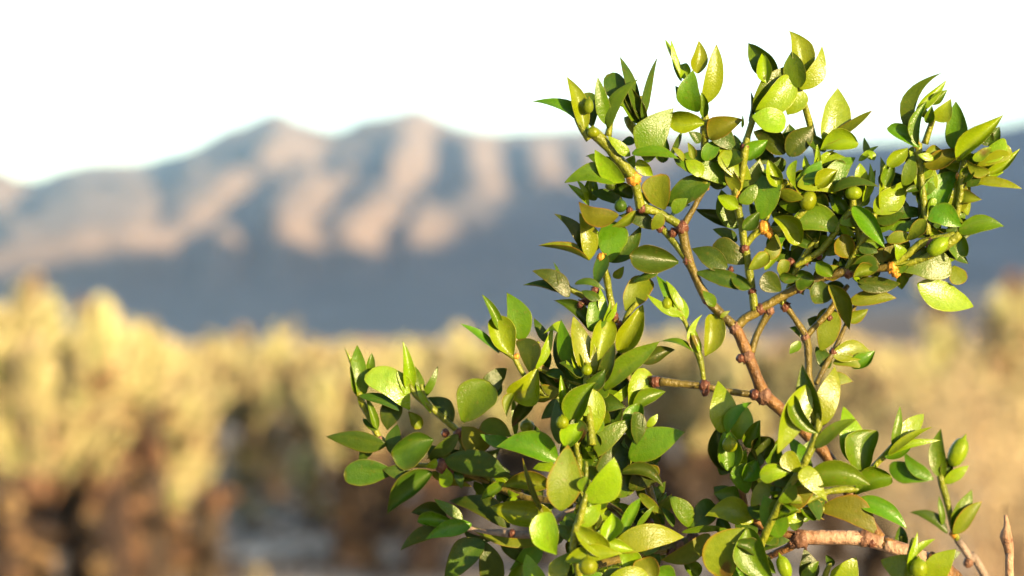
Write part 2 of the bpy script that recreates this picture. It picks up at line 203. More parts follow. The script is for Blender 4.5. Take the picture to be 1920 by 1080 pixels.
def mountains():
    nx, ny = 380, 190
    u = np.linspace(-0.42, 0.62, nx); yy = np.concatenate([np.linspace(YF - 300, YR, ny - 25), np.linspace(YR, 7600, 26)[1:]])
    U, Y = np.meshgrid(u, yy); X = U * Y
    px = 960 + U * F
    skyy = np.interp(px, sxp, syp)
    H = (640 - skyy) / F * YR
    s = np.clip((Y - YF) / (YR - YF), 0, 1)
    base = H * prof_up(s)
    back = np.clip((Y - YR) / 1400.0, 0, 1); base = np.where(Y > YR, H * (1 - 0.85 * back), base)
    py = 640 - base / Y * F
    q = np.array(RELIEF, float) * 3.0
    fu = np.clip((U + 0.30) / (0.36 / 83), 0, 82.999); fy = np.clip((Y - YF) / ((YR - YF) / 35), 0, 34.999)
    iu, iy = fu.astype(int), fy.astype(int); wu, wy = fu - iu, fy - iy
    rel = (q[iy, iu] * (1 - wu) + q[iy, iu + 1] * wu) * (1 - wy) + (q[iy + 1, iu] * (1 - wu) + q[iy + 1, iu + 1] * wu) * wy
    win = np.clip((U + 0.30) / 0.03, 0, 1) * np.clip((0.06 - U) / 0.03, 0, 1) * np.clip(s * 5, 0, 1) * np.clip((YR - Y) / 300, 0, 1)
    env = np.clip(s * 4, 0, 1) * np.clip((YR - Y) / 1100.0, 0, 1) ** 0.7
    rid = fbm(X + 0.55 * Y, Y * 0.45, 620, 1000, 5.0, 4, True)
    Z = base + rel * win + 34 * (rid - 0.3) * env * (1 - win) + 8 * fbm(X, Y, 150, 150, 9.0, 3) * np.clip(s * 4, 0, 1)
    Z = np.where(Y <= YF - 250, -3.0, Z - 3.0 * (1 - np.clip(s * 10, 0, 1)))
    V = np.stack([X, Y, Z], -1).reshape(-1, 3)
    Fc = [(j * nx + i, j * nx + i + 1, (j + 1) * nx + i + 1, (j + 1) * nx + i) for j in range(len(yy) - 1) for i in range(nx - 1)]
    o = mesh_obj('mountain_range', V, Fc, mt.m, smooth=True)
    setp(o, 'bare desert mountain range with sunlit spurs and blue shaded slopes', None, None, 'structure')
    return o
mountains()
def side_mountain():
    # the same range swings toward the viewer off to the right: its crest throws the long evening shadow over the lower slopes
    d = Vector((math.sin(R(SUN_AZ)), -math.cos(R(SUN_AZ)))); e = Vector((-d.y, d.x))   # e: across the sun
    nu, nv = 110, 27; V = []; Fc = []
    v0 = 300.0
    # crest height for which the shadow edge falls along this line of the photographed slope
    LINE = [(-500, 560), (-200, 530), (0, 512), (200, 510), (400, 500), (560, 470), (700, 430), (780, 385), (860, 358), (1000, 350), (1120, 335), (1260, 255), (1500, 215), (2300, 160)]
    CR = []
    for px, py in LINE:
        best = None
        for k in range(400):
            Y = YF + (YR - YF) * k / 399; H = (640 - np.interp(px, sxp, syp)) / F * YR
            z = float(H * prof_up((Y - YF) / (YR - YF)))
            if (640 - z / Y * F) <= py or k == 399:
                if k == 399: z = (640 - py) / F * Y
                x = (px - 960) / F * Y; uu = e.x * x + e.y * Y; vv = d.x * x + d.y * Y
                CR.append((uu, z - (50 if px < 700 else 30) + math.tan(R(SUN_EL)) * (v0 - vv))); break
    CR.sort(); print('crest', [(int(a), int(b)) for a, b in CR])
    CR = [(CR[0][0] - 700, 0), (CR[0][0] - 350, CR[0][1] * 0.6)] + CR + [(CR[-1][0] + 600, CR[-1][1] * 0.9), (CR[-1][0] + 1400, 200)]
    U0, U1 = CR[0][0], CR[-1][0]
    for i in range(nu):
        uu = U0 + (U1 - U0) * i / (nu - 1)
        h = float(np.interp(uu, [c[0] for c in CR], [c[1] for c in CR]))
        h *= 1 + 0.0 * noise.noise(Vector((uu / 160, 2.2, 0)))
        for j in range(nv):
            t = j / (nv - 1) * 2 - 1
            vv = v0 + t * 1100 * (1 if h > 0 else 0.2)
            z = h * (1 - abs(t)) ** 1.15 + (18 * noise.noise(Vector((uu / 120, vv / 120, 4))) * (1 - abs(t)) * abs(t) * 2) - 2.5
            V.append((e.x * uu + d.x * vv, e.y * uu + d.y * vv, z))
    for i in range(nu - 1):
        for j in range(nv - 1):
            a = i * nv + j; Fc.append((a, a + 1, a + nv + 1, a + nv))
    o = mesh_obj('mountain_ridge', V, Fc, mt.m)
    setp(o, 'bare mountain ridge continuing the range to the right', None, None, 'structure')
side_mountain()
# ------------------------------------------------------------------ cholla cacti and scrub
HOR = 640.0
def gz(x, y):
    r = math.hypot(x, y); amp = 0.035 * min(1, r / 3.0)
    return amp * noise.noise(Vector((x * 0.55, y * 0.55, 3.0))) if r < 200 else -0.3
def at(px, dist):
    x = (px - 960) / F * dist; return Vector((x, dist, gz(x, dist)))
def simple(name, col, rough=0.9, trans=0.0, vary=0.25, scale=30, hue=0.02):
    m = N(name); oi = m.n('ShaderNodeObjectInfo')
    hv = m.n('ShaderNodeHueSaturation'); x = m.noise(scale, 3)
    a = tuple(c * (1 - vary) for c in col); b = tuple(min(1, c * (1 + vary)) for c in col)
    m.l(m.ramp(x, [(0.3, a), (0.7, b)]), hv.inputs['Color'])
    m.l(m.math('MULTIPLY_ADD', oi.outputs['Random'], 2 * hue, 0.5 - hue), hv.inputs['Hue'])
    m.l(m.math('MULTIPLY_ADD', oi.outputs['Random'], 0.5, 0.75), hv.inputs['Value'])
    m.col(hv.outputs[0]); m.p.inputs['Roughness'].default_value = rough
    m.p.inputs['Specular IOR Level'].default_value = 0.3
    if trans:
        t = m.n('ShaderNodeBsdfTranslucent'); m.l(hv.outputs[0], t.inputs['Color'])
        ms = m.n('ShaderNodeMixShader'); ms.inputs[0].default_value = trans
        m.l(m.p.outputs[0], ms.inputs[1]); m.l(t.outputs[0], ms.inputs[2]); m.l(ms.outputs[0], m.out.inputs['Surface'])
    return m.m
M_body = simple('cholla_skin', (0.09, 0.10, 0.035)); M_spine = simple('cholla_spines', (0.70, 0.59, 0.33), 0.7, 0.3, 0.12)
M_bodyd = simple('dead_joint_skin', (0.03, 0.018, 0.012)); M_spined = simple('dead_joint_spines', (0.028, 0.019, 0.014), 0.8, 0.15)
M_trunk = simple('cholla_trunk', (0.03, 0.02, 0.015), 0.95); M_trunks = simple('cholla_trunk_spines', (0.05, 0.03, 0.018), 0.9)
M_gold = simple('golden_twigs', (0.38, 0.30, 0.17), 0.9, 0.2); M_olive = simple('olive_leaves', (0.11, 0.11, 0.025), 0.7, 0.3)
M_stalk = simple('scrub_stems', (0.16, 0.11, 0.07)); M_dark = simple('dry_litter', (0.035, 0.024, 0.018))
def lathe_spiny(name, L, rad, nspine, slen, swid, mb, ms_, seed, taper=0.75, nrm_up=0.15):
    """a spiny cactus joint: tubercled body plus its coat of spines, along +Z"""
    rg = random.Random(seed); V = []; Fc = []; mi = []; nu, nv = 10, 8
    def prof_(t): return rad * (math.sin(math.pi * min(max(0.06 + 0.88 * t, 0), 1)) ** 0.45) * (1 - (1 - taper) * t)
    for j in range(nv + 1):
        t = j / nv
        for i in range(nu):
            a = 2 * math.pi * (i + 0.5 * (j % 2)) / nu; r = prof_(t) * (1.0 + 0.12 * ((i + j) % 2))
            V.append((r * math.cos(a), r * math.sin(a), L * t))
    for j in range(nv):
        for i in range(nu):
            a, b = j * nu + i, j * nu + (i + 1) % nu; Fc.append((a, b, b + nu, a + nu)); mi.append(0)
    for k in range(nspine):
        t = rg.random() ** 0.9; a = rg.random() * 6.283; r = prof_(t) * 0.95
        p = Vector((r * math.cos(a), r * math.sin(a), L * t))
        d = Vector((math.cos(a), math.sin(a), nrm_up + (t - 0.4) * 1.1)).normalized()
        d = (d + Vector((rg.uniform(-1, 1), rg.uniform(-1, 1), rg.uniform(-1, 1))) * 0.5).normalized()
        s = d.cross(Vector((rg.uniform(-1, 1), rg.uniform(-1, 1), rg.uniform(-1, 1)))).normalized() * swid
        q = len(V); V += [tuple(p + s), tuple(p - s), tuple(p + d * slen * rg.uniform(0.7, 1.2))]
        Fc.append((q, q + 1, q + 2)); mi.append(1)
    me = bpy.data.meshes.new(name); me.from_pydata(V, [], Fc); me.materials.append(mb); me.materials.append(ms_)
    me.polygons.foreach_set('material_index', mi); me.update(); return me
J_live = [lathe_spiny('joint', 1.0, 0.20, 380, 0.20, 0.012, M_body, M_spine, s) for s in (1, 2, 3)]
J_dead = [lathe_spiny('dead_joint', 1.0, 0.22, 260, 0.16, 0.014, M_bodyd, M_spined, s) for s in (4, 5)]
M_orange = simple('dry_spines', (0.40, 0.235, 0.125), 0.8, 0.2)
J_mid = [lathe_spiny('old_joint', 1.0, 0.21, 320, 0.18, 0.013, M_bodyd, M_orange, s) for s in (6, 7)]
def place_joint(mesh, root, p, d, L, rg, name):
    o = bpy.data.objects.new(name, mesh); C.objects.link(o); o.parent = root
    o.location = p; o.rotation_mode = 'QUATERNION'
    o.rotation_quaternion = Vector(d).to_track_quat('Z', 'Y') @ Quaternion((0, 0, 1), rg.uniform(0, 6.28))
    o.scale = (L * rg.uniform(0.85, 1.1),) * 2 + (L,)
    return o
def make_cholla(seed, H, Wd, arms, per_arm, dead, live_frac=1.0):
    """teddy-bear cholla: dark trunk hung with dead joints below, a dense crown of pale spiny joints"""
    rg = random.Random(seed); root = empty('cholla_cactus', (0, 0, 0))
    th = H * 0.62
    me = lathe_spiny('trunk', th, 0.055 * (0.6 + H * 0.5), 500, 0.05, 0.004, M_trunk, M_trunks, seed * 3 + 1, 0.7, -0.2)
    t = bpy.data.objects.new('trunk', me); C.objects.link(t); t.parent = root
    for a in range(arms):
        az = 2 * math.pi * (a + rg.random() * 0.7) / arms; up = rg.uniform(0.5, 1.4)
        if a >= arms - 2: up = 3.0
        z0 = th * rg.uniform(0.66, 1.0); p = Vector((0, 0, z0)); d = Vector((math.cos(az), math.sin(az), up)).normalized()
        L = H * rg.uniform(0.13, 0.17)
        for k in range(per_arm):
            m = rg.choice(J_live) if (k > 0 and rg.random() < live_frac) else rg.choice(J_mid + J_dead * 5)
            if math.hypot(p.x, p.y) > Wd * 0.5: break
            place_joint(m, root, p, d, L, rg, 'joint')
            tip = p + d * L * 0.92
            if k > 0:
                for q in range(rg.choice((1, 2, 2))):
                    a2 = rg.uniform(0, 6.28); d2 = (d * 0.5 + Vector((math.cos(a2), math.sin(a2), rg.uniform(0.1, 1.2)))).normalized()
                    place_joint(rg.choice(J_live) if rg.random() < live_frac else rg.choice(J_mid), root, p + d * L * rg.uniform(0.5, 0.9), d2, L * rg.uniform(0.6, 0.85), rg, 'joint')
            p = tip; d = (d + Vector((rg.uniform(-.4, .4), rg.uniform(-.4, .4), rg.uniform(0.0, 0.7)))).normalized()
    for k in range(dead):
        az = rg.uniform(0, 6.28); z = th * rg.uniform(0.08, 0.85)
        place_joint(rg.choice(J_dead), root, Vector((0.02 * math.cos(az), 0.02 * math.sin(az), z)),
                    Vector((math.cos(az), math.sin(az), rg.uniform(-1.6, -0.2))).normalized(), H * rg.uniform(0.09, 0.14), rg, 'dead_joint')
    return root
def make_stump(seed, H):
    """short column still wrapped in orange-brown dead joints"""
    rg = random.Random(seed); root = empty('cholla_stump', (0, 0, 0))
    me = lathe_spiny('trunk', H * 0.95, 0.05, 400, 0.05, 0.004, M_trunk, M_trunks, seed, 0.85, 0)
    t = bpy.data.objects.new('trunk', me); C.objects.link(t); t.parent = root
    for k in range(int(34 * H)):
        az = rg.uniform(0, 6.28); z = H * (k + 0.5) / (34 * H)
        place_joint(rg.choice(J_mid + J_dead), root, Vector((0.03 * math.cos(az), 0.03 * math.sin(az), z)),
                    Vector((math.cos(az), math.sin(az), rg.uniform(-1.0, 0.3))).normalized(), rg.uniform(0.07, 0.11), rg, 'dead_joint')
    return root
def make_scrub(seed, H, Wd, mat, nleaf=1600, name='desert_scrub'):
    rg = random.Random(seed); root = empty(name, (0, 0, 0)); V = []; Fc = []; LV = []; LF_ = []
    for k in range(26):
        az = rg.uniform(0, 6.28); sp_ = rg.random() ** 0.6 * Wd * 0.5; tip = Vector((sp_ * math.cos(az), sp_ * math.sin(az), H * rg.uniform(0.65, 1) * (1 - 0.35 * (2 * sp_ / Wd) ** 2)))
        n = 6; pr = [Vector((0, 0, 0)).lerp(tip, i / n) + Vector((0, 0, 0.12 * H * math.sin(math.pi * i / n))) + Vector((rg.uniform(-1, 1), rg.uniform(-1, 1), 0)) * 0.03 * (i / n) for i in range(n + 1)]
        for i in range(n):
            a, b = pr[i], pr[i + 1]; r = 0.008 * (1 - i / (n + 2)); q = len(V)
            for p in (a, b):
                for c in range(3): V.append((p.x + r * math.cos(c * 2.09), p.y + r * math.sin(c * 2.09), p.z))
            for c in range(3): Fc.append((q + c, q + (c + 1) % 3, q + 3 + (c + 1) % 3, q + 3 + c))
        for j in range(nleaf // 26):
            t = rg.uniform(0.35, 1.02); i = min(n - 1, int(t * n)); c = pr[i].lerp(pr[i + 1], t * n - i) + Vector((rg.gauss(0, 1), rg.gauss(0, 1), rg.gauss(0, 1))) * 0.045
            d = Vector((rg.uniform(-1, 1), rg.uniform(-1, 1), rg.uniform(-.3, 1))).normalized(); s = d.cross(Vector((rg.uniform(-1, 1), 1, rg.uniform(-1, 1)))).normalized()
            l = rg.uniform(0.015, 0.03); q = len(LV)
            LV += [tuple(c), tuple(c + d * l * .5 + s * l * .25), tuple(c + d * l), tuple(c + d * l * .5 - s * l * .25)]; LF_.append((q, q + 1, q + 2, q + 3))
    mesh_obj('stems', V, Fc, M_stalk, root, smooth=False); mesh_obj('foliage', LV, LF_, mat, root, smooth=False)['kind'] = 'stuff'
    return root
PROTO = [make_cholla(21, 1.10, 1.0, 14, 4, 24, 0.85), make_cholla(22, 1.0, 0.75, 12, 4, 24, 0.8), make_cholla(23, 0.95, 0.9, 11, 4, 24, 0.72), make_cholla(24, 0.8, 0.6, 10, 4, 16, 0.9)]
STUMP = [make_stump(31, 0.5), make_stump(32, 0.75)]
SCRUB = [make_scrub(41, 0.95, 1.1, M_olive), make_scrub(42, 1.05, 1.3, M_gold, 2600)]
used = set()
def put(proto, px, dist, rz, scale, label, cat, group=None, dz=0.0):
    p = at(px, dist); p.z += dz - 0.02
    if id(proto) not in used:
        used.add(id(proto)); o = proto; o.location = p; o.rotation_euler = (0, 0, rz); o.scale = (scale,) * 3
    else: o = copy_tree(proto, p, rz, scale)
    setp(o, label, cat, group); return o
CH = 'cholla cacti in the blurred garden'
A_, B_, C_, D_ = PROTO
# near cacti, left
put(A_, 60, 8.0, 2.6, 0.96, 'large pale yellow cholla, tallest of all, at the left edge', 'cactus', CH)
put(A_, 160, 8.8, 2.0, 0.91, 'pale yellow cholla just right of the tallest one at the left edge', 'cactus', CH)
put(B_, -60, 8.8, 1.1, 1.03, 'pale cholla cut off by the left edge of the photo', 'cactus', CH)
put(B_, 290, 10.0, 2.6, 0.84, 'pale yellow cholla above the orange-brown dead column on the left', 'cactus', CH)
put(C_, 335, 10.2, 5.0, 0.6, 'cholla with reddish-brown joints left of the short orange stump', 'cactus', CH)
put(STUMP[1], 215, 7.6, 1.0, 0.84, 'tall tan dead cholla column rising from the bottom edge at left', 'cactus stump', 'dead cholla columns')
put(STUMP[0], 388, 8.4, 2.0, 1.02, 'short orange-brown dead cholla column beside the pale path', 'cactus stump', 'dead cholla columns')
put(STUMP[1], 285, 8.3, 3.0, 1.1, 'reddish dead cholla column behind the tan one', 'cactus stump', 'dead cholla columns')
put(STUMP[0], 20, 7.6, 4.0, 1.2, 'dim brown dead column at the far left under the big crown', 'cactus stump', 'dead cholla columns')
put(D_, 120, 11.0, 4.4, 1.0, 'small pale cholla half hidden behind the big left crown', 'cactus', CH)
put(B_, 228, 9.4, 5.5, 0.92, 'pale cholla on the falling right side of the big left mound', 'cactus', CH)
# middle
put(B_, 655, 10.8, 0.7, 0.88, 'brown-trunked cholla right of the pale path behind the leafy twig tips', 'cactus', CH)
put(C_, 735, 12.0, 3.0, 0.86, 'orange-tinted cholla behind the leftmost leafy twigs of the bush', 'cactus', CH)
put(A_, 870, 12.5, 5.2, 0.85, 'pale cholla just left of the middle of the photo', 'cactus', CH)
put(STUMP[1], 690, 10.2, 0.0, 0.78, 'brown dead column at the right side of the pale path', 'cactus stump', 'dead cholla columns')
put(STUMP[0], 800, 10.0, 1.0, 1.0, 'pinkish brown dead column low behind the bush leaves', 'cactus stump', 'dead cholla columns')
put(D_, 560, 17.0, 0.2, 1.1, 'pale cholla at the far end of the pale path', 'cactus', CH)
put(B_, 500, 20.0, 1.4, 1.02, 'bright cholla rising beyond the end of the path', 'cactus', CH)
put(SCRUB[0], 500, 16.0, 0.0, 0.95, 'olive green shrub among the cacti beyond the path', 'shrub', 'olive shrubs among the cacti')
put(SCRUB[0], 640, 21.0, 1.0, 1.12, 'olive green shrub right of the path poking above the cactus tops', 'shrub', 'olive shrubs among the cacti')
put(SCRUB[0], 480, 24.0, 2.0, 1.15, 'farther olive green shrub showing above the cactus tops', 'shrub', 'olive shrubs among the cacti')
for px_, d_, sc_, lb in ((430, 13.5, 0.5, 'low olive shrub at the far left corner of the pale path'), (520, 14.5, 0.55, 'low olive shrub closing the far end of the pale path'), (590, 12.8, 0.45, 'low olive shrub right of the pale path'), (470, 12.2, 0.3, 'smallest olive shrub standing on the pale path')):
    put(SCRUB[0], px_, d_, px_ * 0.1, sc_, lb, 'shrub', 'olive shrubs among the cacti')
put(C_, 460, 15.5, 1.0, 0.8, 'brownish cholla behind the low olive shrubs of the path', 'cactus', CH)
put(C_, 590, 14.5, 2.0, 0.82, 'brownish cholla right behind the path, between path and bush', 'cactus', CH)
# behind and right of the bush
put(C_, 1000, 10.5, 1.2, 0.95, 'pinkish brown cholla glimpsed through the middle of the bush', 'cactus', CH)
put(B_, 1130, 13.0, 2.2, 1.0, 'pale cholla seen through the gap left of the main stem', 'cactus', CH)
put(A_, 1290, 11.5, 3.2, 0.82, 'pale cholla seen under the forked twigs', 'cactus', CH)
put(STUMP[0], 1230, 9.8, 3.2, 1.1, 'brown dead column seen through the lower gap of the bush', 'cactus stump', 'dead cholla columns')
put(B_, 1420, 12.5, 4.2, 0.92, 'cholla right behind the orange main stem', 'cactus', CH)
put(C_, 1560, 10.5, 0.4, 0.98, 'tan cholla between the main stem and the right-hand sprig', 'cactus', CH)
put(SCRUB[1], 1860, 7.4, 0.0, 1.02, 'big golden tan shrub at the right edge', 'shrub', 'golden shrubs on the right')
put(SCRUB[1], 1720, 8.6, 2.0, 0.95, 'golden tan shrub behind the small right-hand sprig', 'shrub', 'golden shrubs on the right')
put(A_, 1905, 9.2, 1.2, 1.0, 'pale crowned cholla at the right edge above the golden shrub', 'cactus', CH)
put(C_, 1640, 8.9, 3.0, 0.85, 'brownish cholla low behind the bottom right leaves', 'cactus', CH)
put(SCRUB[1], 2020, 8.0, 4.0, 1.0, 'golden shrub mostly beyond the right edge', 'shrub', 'golden shrubs on the right')
# farther rows of the same cacti, too blurred to tell apart
rg = random.Random(5)
rows = []
for dist, n in ((12.6, 9), (15, 12), (18, 14), (22, 14), (27, 14), (35, 15), (46, 15)):
    for i in range(n):
        px = -120 + 2160 * (i + rg.random()) / n
        if dist < 16 and 400 < px < 620: continue
        rows.append((px, dist * rg.uniform(0.9, 1.12)))
ORD = ['first', 'second', 'third', 'fourth', 'fifth', 'sixth', 'seventh', 'eighth', 'ninth', 'tenth', 'eleventh', 'twelfth']
near = {}
for nm, lo, hi in (('second', 0, 13.9), ('third', 13.9, 16.6)):
    for i, q in enumerate(sorted(r for r in rows if lo <= r[1] < hi)): near[q] = (nm, i)
for q in rows:
    px, d = q; pr = rg.choice((A_, A_, B_, B_, D_, C_))
    if q in near and near[q][1] < 12:
        nm, i = near[q]
        lab = 'blurred pale cholla, %s from the left edge in the %s row of cacti' % (ORD[i], nm)
    else: lab = 'small blurred pale cholla in the farthest rows under the mountains'
    put(pr, px, d, rg.uniform(0, 6.28), rg.uniform(0.76, 0.9), lab, 'cactus', 'cholla cacti in the farther rows')
# low fallen joints, litter and gravel
for i, (px, d, s, lab) in enumerate([(562, 12.0, 0.16, 'pale yellow-green fallen cholla ball left of the path bend'), (310, 8.9, 0.17, 'pale green young cholla joint in the shade between dead columns'),
        (135, 8.5, 0.11, 'small pale joint lying in the dark litter at lower left'), (480, 9.6, 0.08, 'small pale joint at the left rim of the path'),
        (620, 13.0, 0.12, 'pale joint on the ground right of the path end'), (60, 8.2, 0.10, 'pale joint near the bottom left corner')]):
    p = at(px, d); o = bpy.data.objects.new('fallen_joint', J_live[i % 3]); C.objects.link(o)
    o.location = p + Vector((0, 0, s * 0.28 + (0.26 if i < 2 else 0))); o.scale = (s * 1.5, s * 1.5, s); o.rotation_euler = (R(70) if i > 1 else 0.2, 0.3, i)
    setp(o, lab, 'cactus joint')
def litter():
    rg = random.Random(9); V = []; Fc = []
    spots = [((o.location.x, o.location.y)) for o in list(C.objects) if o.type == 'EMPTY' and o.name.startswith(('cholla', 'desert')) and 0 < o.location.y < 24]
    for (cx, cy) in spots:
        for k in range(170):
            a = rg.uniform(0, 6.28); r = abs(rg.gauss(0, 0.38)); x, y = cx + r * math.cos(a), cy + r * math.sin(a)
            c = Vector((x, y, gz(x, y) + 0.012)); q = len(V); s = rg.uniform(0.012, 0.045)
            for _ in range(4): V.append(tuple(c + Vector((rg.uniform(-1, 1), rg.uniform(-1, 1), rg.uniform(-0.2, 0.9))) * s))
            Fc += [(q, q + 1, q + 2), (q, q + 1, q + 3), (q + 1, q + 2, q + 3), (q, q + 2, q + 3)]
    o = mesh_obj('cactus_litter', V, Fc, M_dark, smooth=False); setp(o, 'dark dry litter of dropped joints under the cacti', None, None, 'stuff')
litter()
def far_scrub():
    rg = random.Random(12); V = []; Fc = []
    for k in range(900):
        d = 55 * (4.5 ** (rg.random() ** 1.3)); x = rg.uniform(-0.27, 0.27) * d; h = rg.uniform(0.5, 1.0); z = gz(x, d)
        for j in range(16):
            a = rg.uniform(0, 6.28); r = rg.random() * h * 0.45; c = Vector((x + r * math.cos(a), d + r * math.sin(a), z + h * rg.uniform(0.3, 1.0))); q = len(V); s = 0.12 * h
            for _ in range(4): V.append(tuple(c + Vector((rg.uniform(-1, 1), rg.uniform(-1, 1), rg.uniform(-1, 1))) * s))
            Fc += [(q, q + 1, q + 2), (q, q + 1, q + 3), (q + 1, q + 2, q + 3), (q, q + 2, q + 3)]
    o = mesh_obj('far_scrub', V, Fc, M_gold, smooth=False); setp(o, 'distant golden scrub covering the plain', None, None, 'stuff')
far_scrub()
# ------------------------------------------------------------------ creosote bush
K = FOCUS / F
cp, sp = math.cos(PITCH), math.sin(PITCH)
def P(px, py, z=0.0):
    """photo pixel + height toward the camera (in pixel units at the focus plane) -> world point"""
    d = FOCUS - z * K
    x = (px - 960.0) / F * d; y = (540.0 - py) / F * d
    return Vector((x, d * cp - y * sp, CAM.z + d * sp + y * cp))

def leaf_material(name, paler, deep, rim, rimamt, rough, spec):
    m = N(name)
    oi = m.n('ShaderNodeObjectInfo')
    n1 = m.math('MULTIPLY_ADD', m.noise(700, 4, 0.65), 0.45, m.math('MULTIPLY', m.noise(130, 3), 0.6)); n2 = m.noise(900, 3, 0.6)
    base = m.mix(m.math('MULTIPLY_ADD', n1, 2.4, -0.75), deep, paler)  # random mottling between two leaf tones
    var = m.n('ShaderNodeHueSaturation'); m.l(base, var.inputs['Color'])
    m.l(m.math('MULTIPLY_ADD', oi.outputs['Random'], 0.05, 0.475), var.inputs['Hue'])
    m.l(m.math('MULTIPLY_ADD', oi.outputs['Random'], 0.5, 0.78), var.inputs['Value'])
    sp_ = m.ramp(n2, [(0.60, (0, 0, 0)), (0.72, (1, 1, 1))])
    fl = m.mix(m.math('MULTIPLY', sp_, 0.30), var.outputs[0], (0.13, 0.075, 0.012))
    at = m.n('ShaderNodeAttribute', attribute_name='rim')
    c = m.mix(m.math('MULTIPLY', at.outputs['Fac'], rimamt), fl, rim)
    ve = m.n('ShaderNodeAttribute', attribute_name='vein')
    c = m.mix(m.math('MULTIPLY', ve.outputs['Fac'], 0.22), c, (0.11, 0.13, 0.01))
    les = m.ramp(m.noise(95, 2, 0.5), [(0.69, (0, 0, 0)), (0.72, (1, 1, 1))])
    c = m.mix(m.math('MULTIPLY', les, 0.75), c, (0.075, 0.028, 0.010))
    m.col(c)
    rr = m.math('MULTIPLY_ADD', m.noise(260, 3), 0.35, rough - 0.14); m.l(rr, m.p.inputs['Roughness'])
    m.p.inputs['Specular IOR Level'].default_value = spec
    hb = m.math('ADD', m.math('MULTIPLY', m.noise(2600, 2), 0.5), m.math('MULTIPLY', m.noise(480, 3), 1.0))
    m.bump(hb, 0.5, 0.0003)
    tr = m.n('ShaderNodeBsdfTranslucent'); tc = m.mix(0.5, c, (0.16, 0.22, 0.003)); m.l(tc, tr.inputs['Color'])
    ms = m.n('ShaderNodeMixShader'); ms.inputs[0].default_value = 0.22
    m.l(m.p.outputs[0], ms.inputs[1]); m.l(tr.outputs[0], ms.inputs[2]); m.l(ms.outputs[0], m.out.inputs['Surface'])
    return m.m
LM = {
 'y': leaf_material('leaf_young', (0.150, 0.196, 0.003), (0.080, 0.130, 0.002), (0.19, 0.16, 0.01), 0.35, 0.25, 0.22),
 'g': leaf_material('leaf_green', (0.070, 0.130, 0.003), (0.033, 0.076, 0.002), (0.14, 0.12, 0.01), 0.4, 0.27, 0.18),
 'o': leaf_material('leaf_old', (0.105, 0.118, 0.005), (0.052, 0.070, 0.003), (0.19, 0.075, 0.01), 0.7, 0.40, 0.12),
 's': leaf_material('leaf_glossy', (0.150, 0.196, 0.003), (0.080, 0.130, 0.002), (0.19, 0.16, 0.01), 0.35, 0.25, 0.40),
 'd': leaf_material('leaf_mature_shaded', (0.038, 0.066, 0.004), (0.018, 0.037, 0.003), (0.11, 0.07, 0.01), 0.5, 0.30, 0.16),  # mature green, with the shade on such leaves put into the colour
}
def bark_material(name, a, b, rough=0.5, bs=900, sheen=0.4):
    m = N(name)
    mp = m.n('ShaderNodeMapping'); m.l(m.coord(), mp.inputs[0]); mp.inputs['Scale'].default_value = (1, 1, 0.35)
    x = m.n('ShaderNodeTexNoise'); x.inputs['Scale'].default_value = 350; x.inputs['Detail'].default_value = 4; m.l(mp.outputs[0], x.inputs[0])
    c = m.ramp(x.outputs[0], [(0.35, a), (0.65, b)])
    at = m.n('ShaderNodeAttribute', attribute_name='scar')
    c = m.mix(at.outputs['Fac'], c, (0.13, 0.030, 0.020)); m.col(c)
    m.p.inputs['Roughness'].default_value = rough; m.p.inputs['Specular IOR Level'].default_value = sheen * 0.5
    m.bump(m.math('ADD', x.outputs[0], m.noise(bs, 3)), 0.9, 0.0006)
    return m.m
BM = {'g': bark_material('stem_green', (0.07, 0.085, 0.006), (0.13, 0.14, 0.01), 0.35),
      'o': bark_material('stem_olive', (0.045, 0.034, 0.008), (0.105, 0.078, 0.013), 0.42),
      'b': bark_material('stem_brown', (0.065, 0.030, 0.010), (0.15, 0.075, 0.022), 0.5),
      'w': bark_material('stem_pale_bark', (0.15, 0.075, 0.04), (0.33, 0.21, 0.135), 0.6),
      'k': bark_material('stem_dark_bark', (0.10, 0.075, 0.06), (0.22, 0.16, 0.12), 0.7)}
NM = {'r': bark_material('node_red', (0.03, 0.011, 0.009), (0.085, 0.032, 0.018), 0.38),
      'o': bark_material('node_orange', (0.25, 0.09, 0.01), (0.36, 0.17, 0.02), 0.42),
      'b': bark_material('node_brown', (0.05, 0.024, 0.017), (0.12, 0.06, 0.035), 0.5)}

bush_base = Vector((0.10, 0.56, 0.0))
bush = empty('creosote_bush', bush_base)
setp(bush, 'leafy creosote bush close to the camera with glossy yellow-green leaves on knobbly brown twigs', 'bush')
def bobj(name, pts, faces, mat, origin, attrs=None, **kw):
    return mesh_obj(name, [p - origin for p in pts], faces, mat, bush, origin - bush_base, True, attrs, **kw)

